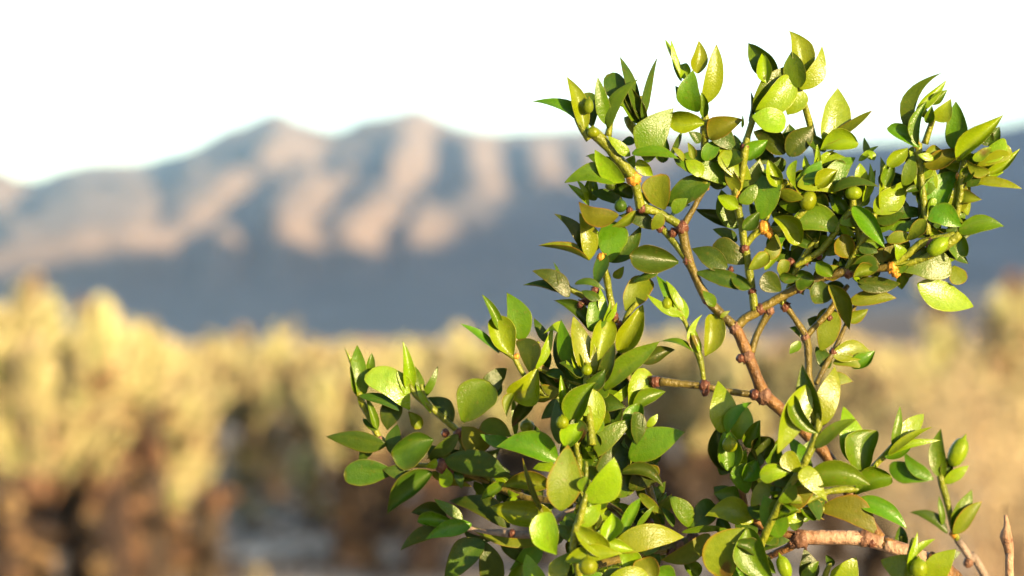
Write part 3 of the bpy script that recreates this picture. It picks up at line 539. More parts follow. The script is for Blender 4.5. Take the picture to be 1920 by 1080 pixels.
# --- stems: smooth tapered tubes with swollen joints
def smooth_path(pts, step=7.0):
    P4 = [pts[0]] + pts + [pts[-1]]; out = []
    for i in range(1, len(P4) - 2):
        p0, p1, p2, p3 = [np.array(q, float) for q in P4[i - 1:i + 3]]
        n = max(2, int(np.linalg.norm(p2[:3] - p1[:3]) / step))
        for k in range(n):
            t = k / n
            q = 0.5 * ((2 * p1) + (-p0 + p2) * t + (2 * p0 - 5 * p1 + 4 * p2 - p3) * t * t * 0.6 + (-p0 + 3 * p1 - 3 * p2 + p3) * t ** 3 * 0.6)
            lin = p1 + (p2 - p1) * t
            out.append(q * 0.5 + lin * 0.5)
    out.append(np.array(pts[-1], float)); return out
STEMPTS = []
def stem(kind, pts, name='twig'):
    """pts: (px, py, z, radius px)"""
    pth = smooth_path([tuple(p) for p in pts]); ns = 10; V = []; Fc = []; sc_ = []
    W = [P(p[0], p[1], p[2]) for p in pth]
    up = Vector((0, -1, 0.01)); seed = pts[0][0] * 0.37
    for i, (p, wp) in enumerate(zip(pth, W)):
        t = (W[min(i + 1, len(W) - 1)] - W[max(i - 1, 0)]).normalized()
        s = t.cross(up).normalized(); q = s.cross(t)
        for k in range(ns):
            a = 2 * math.pi * k / ns
            r = p[3] * 0.78 * K * (1 + 0.10 * noise.noise(Vector((i * 0.35 + seed, math.cos(a), math.sin(a)))) + 0.05 * math.cos(a * 4))
            V.append(wp + (s * math.cos(a) + q * math.sin(a)) * r); sc_.append(0.0)
    for i in range(len(pth) - 1):
        for k in range(ns):
            a, b = i * ns + k, i * ns + (k + 1) % ns; Fc.append((a, b, b + ns, a + ns))
    Fc.append(tuple(range(ns))[::-1]); Fc.append(tuple(range(len(V) - ns, len(V))))
    if kind in 'go': STEMPTS.extend(tuple(p) for p in pth[::2])
    return bobj(name, V, Fc, BM[kind], W[0], {'scar': sc_})
def knob(px, py, r, kind='r', z=0, ax=None):
    """swollen leaf joint with little ragged scales"""
    V = []; Fc = []; nu, nv = 12, 8; c = P(px, py, z); rr = r * K; sd = random.random() * 50
    for j in range(nv + 1):
        th = math.pi * j / nv
        for i in range(nu):
            ph = 2 * math.pi * i / nu
            d = Vector((math.sin(th) * math.cos(ph), math.sin(th) * math.sin(ph), math.cos(th)))
            V.append(c + d * rr * (1 + 0.30 * noise.noise(d * 2.2 + Vector((sd, 0, 0)))))
    for j in range(nv):
        for i in range(nu):
            a, b = j * nu + i, j * nu + (i + 1) % nu; Fc.append((a, b, b + nu, a + nu))
    for k in range(4):  # scales
        d = Vector((random.uniform(-1, 1), random.uniform(-1, 0.3), random.uniform(-1, 1))).normalized()
        s = d.cross(Vector((0.3, 0.5, 0.8))).normalized(); b = len(V)
        q = d.cross(s)
        V += [c + d * rr * 0.7 + s * rr * .45, c + d * rr * 0.7 - s * rr * .45, c + d * rr * 0.6 + q * rr * .4, c + d * rr * random.uniform(1.1, 1.5) + q * rr * .4]
        Fc += [(b, b + 1, b + 3), (b + 1, b + 2, b + 3), (b + 2, b, b + 3)]
    bobj('twig_joint', V, Fc, NM[kind], c, {'scar': [0.0] * len(V)})
def pod(px, py, w_, h_, kind='y', z=0, ang=0.0, name='flower_bud', lobes=5, tip=True):
    V = []; Fc = []; nu, nv = 16, 12; c = P(px, py, z); ca, sa = math.cos(R(ang)), math.sin(R(ang))
    U = (P(px, py - 10, z) - c).normalized(); X = (P(px + 10, py, z) - c).normalized(); B = X.cross(U)
    rim = []
    for j in range(nv + 1):
        t = j / nv; th = math.pi * t
        for i in range(nu):
            ph = 2 * math.pi * i / nu
            rad = math.sin(th) ** 0.9 * (1 + 0.05 * math.cos(lobes * ph))
            yy = -math.cos(th) + (0.35 if (tip and j == nv) else 0)
            x, y, z_ = rad * math.cos(ph) * w_ / 2, yy * h_ / 2, rad * math.sin(ph) * w_ / 2
            x, y = x * ca + y * sa, -x * sa + y * ca
            V.append(c + (X * x + U * y + B * z_) * K); rim.append(1.0 if t > 0.93 else 0.0)
    for j in range(nv):
        for i in range(nu):
            a, b = j * nu + i, j * nu + (i + 1) % nu; Fc.append((a, b, b + nu, a + nu))
    bobj(name, V, Fc, LM[kind], c, {'rim': rim, 'vein': [0.0] * len(V)})

# --- leaves
def prof(shape, u):
    if shape == 'p': e1, e2 = 0.66, 0.98
    elif shape == 'r': e1, e2 = 0.80, 0.46
    elif shape == 'a': e1, e2 = 0.45, 1.5
    else: e1, e2 = 0.7, 0.7
    pk = e1 / (e1 + e2)
    return (u ** e1) * ((1 - u) ** e2) / ((pk ** e1) * ((1 - pk) ** e2))
NU, NV = 15, 10
def leaf_geom(bx, by, tx, ty, wd, shape, turn=0, bz=0, dz=0, side=0, curl=0.0, rng=random, gloss=False):
    side += rng.uniform(-0.05, 0.05) * math.hypot(tx - bx, ty - by)
    b = Vector((bx, -by, bz)); t = Vector((tx, -ty, bz + dz)); a = t - b; L = a.length; a.normalize()
    if gloss:      # resin-coated leaves turned to mirror the sun: glint set by their pose
        h = (Vector((math.sin(R(SUN_AZ)), math.sin(R(SUN_EL)), math.cos(R(SUN_AZ)))).normalized() + Vector((0, 0, 1))).normalized()
        a = Vector((a.x, a.y, 0)).normalized(); a.z = -(a.x * h.x + a.y * h.y) / h.z
        L = math.hypot(tx - bx, ty - by) * a.length; a.normalize()
    s0 = a.cross(Vector((0, 0, 1))).normalized(); n0 = s0.cross(a)
    tn = R(turn + rng.uniform(-7, 7))
    if gloss: tn = math.atan2(h.dot(s0), h.dot(n0)) + R(rng.choice((-1, 1)) * rng.uniform(3, 6))
    n = n0 * math.cos(tn) + s0 * math.sin(tn); s = s0 * math.cos(tn) - n0 * math.sin(tn)
    W = 0.475 * wd / max(abs(math.cos(tn)), 0.42); W = min(W, 0.55 * L)
    th = 1.1 + 0.009 * L; cup = rng.uniform(0.0, 0.4) if rng.random() < 0.7 else rng.uniform(0.6, 1.1); twist = rng.uniform(-0.6, 0.6)
    asym = rng.choice((-1, 1)) * rng.uniform(0.10, 0.32); wav = rng.uniform(0, 6.28)
    if gloss: cup = min(cup, 0.3); twist *= 0.5
    cr = 0.10 if gloss else curl if curl else rng.uniform(-0.06, 0.22)
    V = []; rim = []; vein = []; Fc = []
    for layer in (1, -1):
        for i in range(NU):
            x = i / (NU - 1); u = 0.5 - 0.5 * math.cos(math.pi * x); u = 0.35 * x + 0.65 * u
            f = prof(shape, min(max(u, 0.0), 1.0)) if 0 < u < 1 else 0.0
            f = max(f, 0.10 * (1 - u) + 0.012)
            tw = twist * (u - 0.4); ss = s * math.cos(tw) + n * math.sin(tw); nn = n * math.cos(tw) - s * math.sin(tw)
            mid = b + a * (L * u) + s0 * (side * 4 * u * (1 - u)) - nn * (cr * L * u * u) + nn * (0.05 * L * math.sin(math.pi * u))
            for j in range(NV + 1):
                v = math.sin(math.pi / 2 * (-1 + 2 * j / NV))
                hw = W * f * (1 + asym * (1 if v > 0 else -1)) * (1 + 0.07 * noise.noise(Vector((u * 5 + wav * 9, 3.0 if v > 0 else 8.0, wav))))
                edge = 1 - abs(v) ** 3
                wob = 0.035 * W * math.sin(u * 9 + wav + v)
                p = mid + ss * (v * hw + wob) + nn * (cup * hw * v * v + layer * 0.5 * th * max(edge, 0.18) * (0.35 + 0.65 * min(1, f * 2)))
                p = p - nn * (0.018 * W * math.exp(-(v / 0.12) ** 2) * f * (1 if layer > 0 else -0.6))
                V.append(P(p.x, -p.y, p.z)); e = abs(v) ** 16
                rim.append(max(e, max(0, (u - 0.93) / 0.07))); vein.append(math.exp(-(v / 0.14) ** 2) * (1 - u))
    o = NU * (NV + 1)
    for i in range(NU - 1):
        for j in range(NV):
            a_, b_ = i * (NV + 1) + j, i * (NV + 1) + j + 1; c_, d_ = b_ + NV + 1, a_ + NV + 1
            Fc.append((a_, b_, c_, d_)); Fc.append((o + d_, o + c_, o + b_, o + a_))
    for i in range(NU - 1):
        for j in (0, NV):
            a_, d_ = i * (NV + 1) + j, (i + 1) * (NV + 1) + j
            Fc.append((a_, d_, o + d_, o + a_) if j == 0 else (d_, a_, o + a_, o + d_))
    for i in (0, NU - 1):
        for j in range(NV):
            a_, b_ = i * (NV + 1) + j, i * (NV + 1) + j + 1
            Fc.append((b_, a_, o + a_, o + b_) if i == 0 else (a_, b_, o + b_, o + a_))
    return V, Fc, rim, vein
small = {k: ([], [], [], []) for k in LM}
leaf_list = []
def LF(txt, z=0):
    """one leaf per line: base x y, tip x y, width, shape, colour kind, turn, dz, side, extra z"""
    for ln in txt.strip().splitlines():
        ln = ln.split('#')[0].split()
        if not ln: continue
        v = [float(q) for q in ln[:5]]; sh, kd = ln[5], ln[6]; r = [float(q) for q in ln[7:]] + [0, 0, 0, 0, 0]
        leaf_list.append((v, sh, kd, r[0], r[1], r[2], z + r[3], r[4]))
# --- twigs (px, py, z, radius px)
stem('b', [(1900, 1500, -330, 30), (1840, 1250, -120, 26), (1790, 1090, 20, 21), (1745, 1056, 25, 19), (1700, 1035, 25, 18), (1655, 1018, 20, 17)])
stem('w', [(1660, 1020, 20, 17), (1620, 1010, 18, 17), (1560, 1008, 15, 17), (1500, 1008, 15, 17)])
stem('w', [(1790, 1085, 20, 20), (1745, 1056, 26, 20), (1700, 1036, 26, 19), (1660, 1020, 21, 17)])
stem('b', [(1505, 1008, 14, 12), (1460, 1000, 10, 9), (1425, 996, 0, 8), (1370, 1000, -20, 7)])
stem('b', [(1500, 1015, 8, 11), (1475, 1028, 0, 10), (1445, 1042, -20, 8), (1400, 1060, -60, 8)])
stem('b', [(1650, 1010, 12, 15), (1625, 975, 0, 14), (1597, 932, -5, 14), (1560, 868, -5, 14), (1530, 832, 0, 14), (1480, 782, 0, 14), (1432, 740, 0, 15)])
stem('b', [(1432, 742, 0, 16), (1418, 705, 0, 13), (1403, 668, 0, 14), (1390, 636, 0, 13), (1378, 612, 0, 13)])
stem('o', [(1380, 615, 0, 12), (1350, 587, 0, 11), (1327, 562, 0, 12), (1308, 527, 2, 10), (1292, 490, 5, 12), (1284, 455, 8, 11), (1278, 424, 10, 13)])
stem('g', [(1278, 425, 10, 10), (1252, 408, 14, 10), (1228, 396, 20, 10), (1203, 390, 28, 12)])
stem('o', [(1280, 425, 10, 9), (1296, 398, 5, 7), (1310, 372, 0, 7), (1322, 350, 0, 8)])
stem('g', [(1288, 486, 5, 9), (1265, 455, 0, 8), (1240, 427, -5, 9)])
stem('g', [(1202, 392, 28, 12), (1195, 362, 36, 10), (1190, 335, 45, 13)])
stem('g', [(1190, 336, 45, 15), (1165, 306, 54, 13), (1140, 275, 60, 12), (1115, 250, 66, 14), (1106, 240, 68, 5)])
stem('g', [(1105, 262, 66, 9), (1090, 240, 66, 7), (1080, 222, 66, 5)])
stem('g', [(1140, 255, 60, 9), (1144, 235, 60, 6), (1150, 218, 60, 4)])
stem('g', [(1245, 300, 0, 8), (1205, 262, 0, 9), (1182, 232, 0, 11), (1176, 218, 0, 8)])
stem('g', [(1205, 235, -5, 5), (1208, 210, -5, 6), (1200, 180, -5, 4)])
stem('o', [(1380, 614, 0, 12), (1396, 598, 0, 11), (1414, 588, 0, 11), (1425, 578, 0, 13)])
stem('o', [(1408, 662, -4, 10), (1418, 630, -8, 8), (1432, 602, -8, 9), (1445, 580, -6, 11)])
stem('g', [(1415, 582, 0, 10), (1411, 548, 0, 9), (1405, 512, 2, 10), (1402, 488, 4, 9), (1396, 463, 6, 11)])
stem('g', [(1396, 463, 6, 9), (1392, 430, 10, 9), (1385, 398, 14, 9), (1381, 366, 18, 12), (1376, 345, 20, 8)])
stem('g', [(1396, 463, 6, 8), (1412, 442, 10, 8), (1432, 425, 14, 10)])
stem('g', [(1434, 418, 14, 6), (1448, 385, 18, 5), (1460, 355, 22, 6), (1478, 340, 26, 9)])
stem('o', [(1425, 580, 0, 11), (1462, 558, 0, 10), (1500, 537, 4, 11), (1545, 520, 8, 10), (1590, 508, 14, 11), (1635, 505, 20, 8), (1672, 500, 28, 11)])
stem('g', [(1672, 498, 28, 9), (1700, 478, 34, 9), (1728, 456, 40, 10), (1760, 448, 44, 10), (1790, 440, 48, 8)])
stem('g', [(1675, 500, 28, 8), (1710, 492, 36, 7), (1745, 478, 44, 9), (1772, 460, 48, 12), (1800, 440, 50, 11)])
stem('g', [(1588, 505, 14, 8), (1602, 478, 22, 8), (1618, 450, 30, 8), (1632, 425, 36, 9), (1640, 400, 40, 7)])
stem('o', [(1475, 575, -30, 9), (1490, 597, -34, 7), (1510, 628, -38, 9), (1515, 660, -36, 9), (1516, 700, -30, 8), (1528, 760, -15, 8), (1538, 835, -5, 8)])
stem('o', [(1512, 630, -38, 8), (1530, 610, -42, 7), (1552, 588, -46, 8), (1570, 560, -50, 7), (1590, 535, -55, 6)])
stem('o', [(1530, 720, -40, 6), (1545, 690, -60, 7), (1562, 662, -75, 7), (1585, 610, -90, 5), (1610, 560, -95, 5)])
stem('g', [(1465, 572, -28, 8), (1478, 540, -26, 6), (1495, 500, -20, 7), (1515, 470, -15, 8), (1535, 440, -10, 5)])
stem('o', [(1433, 742, 0, 9), (1395, 738, 0, 8), (1355, 732, 0, 8), (1320, 724, 0, 9), (1280, 720, 0, 9), (1235, 715, 0, 12)])
stem('o', [(1236, 715, 0, 11), (1205, 706, -20, 8), (1180, 692, -40, 8), (1140, 700, -50, 8), (1085, 728, -40, 7), (1040, 705, -15, 7), (1008, 682, 0, 6)])
stem('g', [(1320, 722, 0, 6), (1317, 695, 2, 6), (1311, 668, 4, 9), (1302, 648, 6, 8), (1292, 622, 6, 5), (1283, 600, 6, 6), (1268, 580, 8, 9)])
stem('g', [(1322, 350, 0, 6), (1322, 300, 10, 8), (1321, 270, 20, 9), (1322, 245, 26, 12), (1322, 215, 30, 8), (1320, 185, 34, 6)])
stem('g', [(1385, 362, 18, 7), (1392, 320, 30, 8), (1396, 285, 36, 10), (1402, 255, 40, 7), (1415, 215, 44, 8)])
stem('g', [(1540, 330, -10, 6), (1528, 270, -20, 8), (1515, 220, -10, 8), (1505, 185, 0, 7), (1497, 160, 6, 8)])
stem('g', [(1480, 340, 20, 8), (1505, 375, 18, 13), (1520, 362, 14, 13), (1508, 395, 12, 9), (1470, 428, 8, 8), (1432, 428, 8, 8)])
stem('g', [(1490, 500, -10, 7), (1540, 470, 0, 8), (1575, 420, 10, 8), (1602, 395, 16, 12), (1610, 420, 14, 10), (1612, 455, 8, 9)])
stem('g', [(1600, 400, 10, 10), (1598, 360, 16, 7), (1595, 330, 20, 7)])
stem('g', [(1740, 440, 40, 9), (1735, 400, 38, 8), (1728, 340, 34, 9), (1722, 290, 30, 10), (1722, 268, 30, 9)])
stem('g', [(1719, 270, 30, 7), (1717, 245, 32, 7), (1722, 215, 34, 8)])
stem('g', [(1734, 270, 28, 8), (1742, 245, 30, 7), (1750, 222, 32, 7)])
stem('g', [(1790, 420, 40, 8), (1800, 370, 46, 8), (1803, 330, 50, 9), (1808, 300, 54, 8)])
stem('g', [(1803, 330, 50, 9), (1830, 328, 56, 10), (1855, 322, 60, 7)])
stem('g', [(1530, 465, -10, 6), (1538, 400, -6, 6), (1530, 350, 4, 6), (1522, 322, 8, 6)])
# mid-left sprigs
stem('o', [(1230, 960, -60, 10), (1200, 860, -70, 10), (1185, 760, -70, 9), (1172, 680, -60, 8), (1160, 625, -40, 9), (1150, 590, -20, 10)])
stem('g', [(1152, 592, -20, 9), (1143, 555, -10, 8), (1138, 520, 0, 9), (1130, 498, 4, 8), (1125, 480, 6, 9)])
stem('g', [(1102, 560, -15, 8), (1075, 545, -10, 7), (1055, 535, -5, 8), (1040, 528, 0, 6)])
stem('o', [(1155, 600, -20, 9), (1125, 578, -20, 9), (1100, 560, -15, 10)])
stem('g', [(1170, 610, -15, 7), (1176, 590, -10, 7), (1195, 568, -5, 5)])
stem('g', [(1110, 835, 110, 10), (1104, 780, 90, 9), (1100, 740, 60, 7), (1100, 705, 40, 8), (1102, 680, 36, 7)])
stem('g', [(1098, 725, -20, 7), (1040, 705, -10, 6), (1005, 686, 0, 6)])
stem('g', [(1080, 745, -40, 7), (1030, 745, -20, 6), (1000, 720, -6, 6), (980, 700, 0, 6), (965, 672, 6, 6), (935, 655, 8, 4)])
stem('g', [(1004, 690, 0, 8), (1002, 660, 4, 6), (1010, 640, 6, 4)])
# lower left boughs
stem('o', [(1300, 1012, -10, 13), (1255, 1030, -20, 14), (1210, 1010, -40, 10), (1160, 960, -60, 9), (1110, 938, -70, 9), (1000, 938, -125, 9), (925, 908, -160, 9), (870, 888, -140, 8), (828, 872, -130, 8)])
stem('k', [(1390, 1055, -60, 11), (1345, 1030, -30, 13), (1300, 1012, -10, 13)])
stem('g', [(828, 873, -130, 7), (795, 873, -128, 6), (760, 872, -126, 7), (735, 878, -124, 5)])
stem('g', [(925, 905, -160, 8), (885, 865, -145, 8), (868, 832, -135, 8), (860, 812, -130, 9)])
stem('g', [(860, 810, -130, 8), (832, 785, -126, 8), (805, 762, -122, 8), (778, 740, -118, 7), (768, 715, -116, 5)])
stem('g', [(812, 770, -124, 5), (795, 742, -118, 5), (790, 720, -114, 4)])
stem('g', [(770, 872, -130, 6), (742, 845, -135, 7), (712, 822, -138, 8), (695, 785, -136, 9), (680, 758, -130, 9), (672, 735, -124, 6)])
stem('k', [(1110, 945, -60, 9), (1060, 965, -43, 9), (1010, 1000, -76.3333, 9), (950, 1000, -108.333, 9), (895, 998, -120, 8), (860, 980, -110, 6)])
stem('o', [(1255, 1030, -20, 10), (1180, 1045, 20, 9), (1120, 1060, 90, 10), (1060, 1120, 140, 12)])
stem('g', [(1090, 1090, 200, 9), (1075, 1030, 220, 9), (1085, 980, 230, 9), (1098, 930, 235, 6), (1098, 865, 235, 4)])
stem('g', [(1100, 1020, 60, 7), (1090, 930, 80, 8), (1085, 860, 95, 8), (1080, 820, 100, 8)])
stem('o', [(1185, 880, -20, 8), (1200, 850, 0, 8), (1200, 810, 20, 7), (1195, 780, 20, 6)])
stem('b', [(1440, 996, 10, 9), (1400, 960, 40, 8), (1390, 900, 60, 8), (1380, 860, 70, 7), (1375, 820, 70, 6)])
stem('g', [(1415, 1050, 120, 9), (1440, 990, 150, 9), (1475, 920, 180, 8), (1502, 880, 190, 9), (1522, 838, 196, 9), (1534, 800, 200, 9), (1535, 770, 200, 6)])
stem('g', [(1462, 955, 100, 9), (1510, 940, 70, 8), (1550, 922, 40, 8), (1590, 918, 10, 9), (1625, 915, 0, 6)])
stem('g', [(1600, 925, 0, 7), (1625, 890, -10, 7), (1645, 868, -12, 7), (1665, 848, -10, 8), (1685, 822, -6, 5)])
stem('g', [(1470, 960, 60, 8), (1495, 955, 50, 8), (1545, 955, 40, 6)])
# sprig behind on the right, lone dead twig, foreground sprig at the bottom
stem('k', [(1900, 1320, -420, 14), (1860, 1110, -380, 11), (1822, 1050, -340, 10), (1795, 1012, -320, 9)])
stem('g', [(1795, 1012, -320, 8), (1788, 990, -315, 9), (1778, 950, -310, 8), (1768, 912, -305, 10), (1762, 890, -300, 8)])
stem('w', [(1930, 1500, -300, 16), (1900, 1250, -120, 12), (1893, 1090, -20, 10), (1893, 1045, -15, 10), (1890, 1020, -12, 13), (1886, 1005, -12, 14), (1888, 988, -10, 8), (1885, 966, -10, 4)], 'dead_twig')
stem('g', [(1740, 1180, 100, 10), (1712, 1100, 140, 9), (1706, 1040, 150, 7), (1715, 1010, 150, 5)])
stem('g', [(1560, 1180, -60, 10), (1545, 1090, -40, 8), (1560, 1060, -30, 6)])
stem('g', [(1690, 1100, -160, 6), (1690, 1040, -180, 5), (1690, 1005, -180, 4)])
stem('k', [(1320, 1200, -200, 12), (1360, 1080, -120, 11), (1400, 1010, -60, 10), (1440, 998, -10, 9)])
# woody stems running down to the root crown on the desert floor
def trunk(p0, pts, r0, r1, kind='k'):
    Wp = [P(*p0)] + [Vector(q) for q in pts]; n = 40; V = []; Fc = []; ns = 9
    cum = [0]
    for a, b in zip(Wp, Wp[1:]): cum.append(cum[-1] + (b - a).length)
    def at(t):
        d = t * cum[-1]
        for i in range(len(Wp) - 1):
            if d <= cum[i + 1] or i == len(Wp) - 2:
                return Wp[i].lerp(Wp[i + 1], (d - cum[i]) / (cum[i + 1] - cum[i]))
    pr = [at(i / n) + 0.004 * noise.noise_vector(Vector((i * 0.3, r0 * 900, 0))) * min(1, i / 3) for i in range(n + 1)]
    for i, p in enumerate(pr):
        t = (pr[min(i + 1, n)] - pr[max(i - 1, 0)]).normalized(); s = t.cross(Vector((0, 1, 0))).normalized(); q = s.cross(t)
        r = r0 + (r1 - r0) * i / n
        for k in range(ns):
            a = 2 * math.pi * k / ns; V.append(p + (s * math.cos(a) + q * math.sin(a)) * r * (1 + 0.15 * noise.noise(Vector((i * .5, math.cos(a), math.sin(a))))))
    for i in range(n):
        for k in range(ns):
            a, b = i * ns + k, i * ns + (k + 1) % ns; Fc.append((a, b, b + ns, a + ns))
    bobj('woody_stem', V, Fc, BM[kind], Wp[0], {'scar': [0.0] * len(V)})
trunk((1900, 1490, -330), [(0.14, 0.55, 0.62), (0.12, 0.57, 0.3), (0.10, 0.56, -0.03)], 0.0034, 0.012)
trunk((1930, 1490, -300), [(0.17, 0.54, 0.6), (0.15, 0.58, 0.3), (0.115, 0.57, -0.03)], 0.002, 0.009)
trunk((1900, 1310, -420), [(0.15, 0.6, 0.6), (0.13, 0.6, 0.3), (0.10, 0.58, -0.03)], 0.0016, 0.009)
trunk((1320, 1195, -200), [(0.06, 0.53, 0.65), (0.07, 0.55, 0.3), (0.09, 0.55, -0.03)], 0.0014, 0.010)
trunk((1560, 1175, -60), [(0.08, 0.50, 0.7), (0.09, 0.53, 0.3), (0.10, 0.55, -0.03)], 0.0012, 0.008)
trunk((1740, 1175, 100), [(0.11, 0.49, 0.7), (0.11, 0.52, 0.3), (0.10, 0.55, -0.03)], 0.0012, 0.008)
trunk((1060, 1115, 140), [(0.03, 0.49, 0.72), (0.06, 0.52, 0.3), (0.09, 0.55, -0.03)], 0.0014, 0.009)
trunk((1090, 1088, 200), [(0.02, 0.48, 0.75), (0.06, 0.51, 0.3), (0.09, 0.55, -0.03)], 0.0012, 0.008)
# joints
for a in [(1432, 742, 24, 'b'), (1402, 668, 19, 'b'), (1388, 672, 12, 'r', 6), (1378, 615, 17, 'b'), (1328, 562, 16, 'r'), (1290, 488, 15, 'r', 5), (1278, 427, 20, 'r', 8),
          (1262, 436, 13, 'r', 4), (1203, 391, 13, 'r', 30), (1180, 394, 10, 'r', 30), (1238, 428, 12, 'r', -4), (1188, 335, 20, 'o', 46), (1322, 350, 12, 'o', 2), (1425, 580, 16, 'r'), (1443, 583, 13, 'b', -4),
          (1410, 545, 12, 'r', 1), (1396, 466, 14, 'r', 6), (1382, 366, 14, 'o', 18), (1432, 426, 19, 'o', 12), (1442, 438, 12, 'o', 14), (1500, 540, 15, 'b', 5), (1590, 512, 15, 'r', 14), (1672, 502, 17, 'o', 28), (1680, 512, 13, 'o', 28), (1745, 455, 15, 'b', 42),
          (1472, 575, 14, 'r', -30), (1510, 632, 13, 'b', -38), (1555, 596, 9, 'r', -46), (1562, 660, 11, 'r', -75), (1320, 724, 18, 'r'), (1322, 735, 12, 'r', 6), (1228, 716, 16, 'r', 0),
          (1415, 740, 16, 'r', 2), (1103, 560, 19, 'r', -15), (1090, 570, 13, 'r', -10), (1115, 545, 13, 'r', -10), (1150, 592, 14, 'r', -18), (1162, 608, 10, 'r', -16), (1127, 482, 12, 'o', 6),
          (1128, 500, 10, 'o', 6), (997, 690, 13, 'o', 2), (968, 668, 9, 'o', 6), (830, 873, 22, 'r', 0), (845, 880, 14, 'r', -4), (860, 812, 16, 'r', 0), (835, 812, 12, 'r', 6), (712, 822, 9, 'b', -6), (760, 876, 9, 'b', 3),
          (1500, 1010, 26, 'b', 12), (1486, 1015, 16, 'b', 10), (1620, 1010, 23, 'b', 18), (1635, 1018, 14, 'r', 24), (1592, 920, 15, 'b', -4), (1300, 1010, 18, 'b', -10), (1275, 1022, 16, 'b', -12), (1260, 1035, 15, 'r', -14),
          (1788, 1000, 13, 'o', -318), (1815, 1055, 15, 'b', -338), (1888, 1012, 15, 'b', -12), (1510, 490, 11, 'b', -18), (1482, 492, 12, 'r', -20), (1370, 505, 9, 'r', 0), (1322, 252, 13, 'r', 24), (1396, 275, 13, 'r', 36),
          (1535, 480, 10, 'r', -10), (1800, 330, 12, 'o', 46), (1720, 272, 11, 'o', 30), (1540, 272, 11, 'o', -16), (1435, 1015, 14, 'r', 5), (960, 1000, 12, 'r', 0), (1110, 950, 14, 'k' if False else 'b', -60), (1218, 980, 12, 'r', -30)]:
    knob(a[0], a[1], a[2] * 0.7, a[3], (a[4] if len(a) > 4 else 0) - (130 * min(1, (1075 - a[0]) / 150) if a[0] < 1000 and a[1] > 780 else 0))
# --- leaves by sprig, measured on the photograph
LF('''
1102 255 1007 178 24 p g 48 0 10
1094 248 1064 142 34 p y 20 4
1112 240 1106 172 34 r d 0 -20 0 -16
1141 235 1120 145 30 p g 12 4
1139 240 1187 143 28 p g -28 4 -12 6
1182 205 1138 140 44 r d -10 0 0 -34
1194 225 1165 104 22 p d 40 0 0 -16
1203 225 1228 107 15 p d 60 0 -9 -16
1206 235 1166 150 30 p d 10 0 0 -26
1210 232 1186 168 26 p d 20 0 0 -22
1200 232 1156 178 20 p g 10 0 0 -24
1182 292 1140 255 22 p y 0 4 0 6
1172 340 1116 280 36 p y -22 6 0 12
1155 345 1059 341 38 p g 26 6 20 6
1122 306 1098 294 16 p d 40 0 5 -10
1212 304 1267 205 66 p g 8 6 -6 14
1185 288 1274 296 24 p g -48 4 -4 22
1320 232 1250 224 46 r y -8 0 0 -10
1242 305 1250 258 34 p d 0 0 0 -40
1256 294 1278 247 12 p d 60 0 0 -40
1190 268 1166 264 18 p d 30
1282 302 1261 276 12 p o 30 0 0 -4
1302 298 1292 267 16 p o 0 0 0 -10
1195 300 1225 330 26 p y 10 0 0 -20
''', 60)
LF('''
1278 152 1250 73 13 p y 60 0 -4
1277 152 1260 72 13 p y 30 2
1308 138 1313 77 33 p y 6
1322 196 1343 83 38 p y 14 4 6
1290 152 1282 118 30 r y 0
1308 210 1300 134 48 p g -18 8 -8 14
1290 200 1268 160 22 p d 10 0 0 -10
1320 220 1314 172 20 p g 0 6 0 8
1330 262 1391 226 44 p o -12 6 -6 4
1324 244 1380 284 42 p d -10 6 -6
1312 268 1291 248 20 p d 10
1388 296 1378 252 26 p g 0 0 0 -14
1335 244 1337 217 7 p y
1391 240 1391 217 6 p y
1322 300 1352 268 26 p d 0 0 0 -16
1290 310 1262 292 20 p d 0 0 0 -10
''', 30)
LF('''
1268 298 1366 346 52 p g -20 8 -16 18
1330 338 1247 388 52 p d 8 6 8 10
1247 393 1238 326 56 r o -10 6 -6 28
1408 336 1352 284 46 r y 6 6 0 24
1392 372 1424 296 44 p g 10 4 0 14
1383 360 1360 310 28 p o -20 4 0 24
1428 412 1434 318 58 r g -14 6 6 22
1160 404 1086 378 42 p o 16 4 -10 34
1192 395 1147 424 20 p o 0 6 -6 44
1232 426 1160 404 30 p d 14 0 8 4
1168 380 1106 360 26 p d 20 0 0 -40
1116 376 1108 328 30 p g 0 0 0 -60
1104 386 1066 344 14 p y 30 0 0 -50
1100 380 1082 336 11 p y 30 0 0 -50
1186 372 1142 346 28 p d 10 0 0 0
1294 384 1252 412 13 p d 62 0 8 -10
1272 492 1179 478 56 r d -4 10 6 14
1236 508 1184 524 16 p d 30 4 0 0
1218 370 1255 350 30 p d 0 0 0 -20
1330 345 1372 330 26 p d 20 0 0 -20
1165 330 1190 290 26 p y 0 0 0 30
''', 0)
LF('''
1094 472 1042 400 26 p d 16 0 6 -10
1104 488 1087 398 34 p y 18 4 6
1142 492 1146 414 60 r g 4 0 0 -8
1146 492 1202 424 34 p d -10 0 0 -20
1104 488 1016 446 13 p o 58 4 -6
1116 538 1128 474 28 r d -20 6 0 14
1068 556 998 508 34 p d 12 6 6 4
1062 552 984 524 16 p d 40 0 0 -4
1052 548 1040 490 11 p d 40 0 0 6
1134 545 1078 530 14 r d 20 4 6 20
1172 582 1214 518 52 r o 0 0 0 -10
1104 620 1038 562 26 p d 14 0 6 -10
1118 470 1108 420 24 p y 0 0 0 -16
1150 520 1170 500 18 p o 10
1125 560 1090 545 20 p d 0 4 0 10
''', 0)
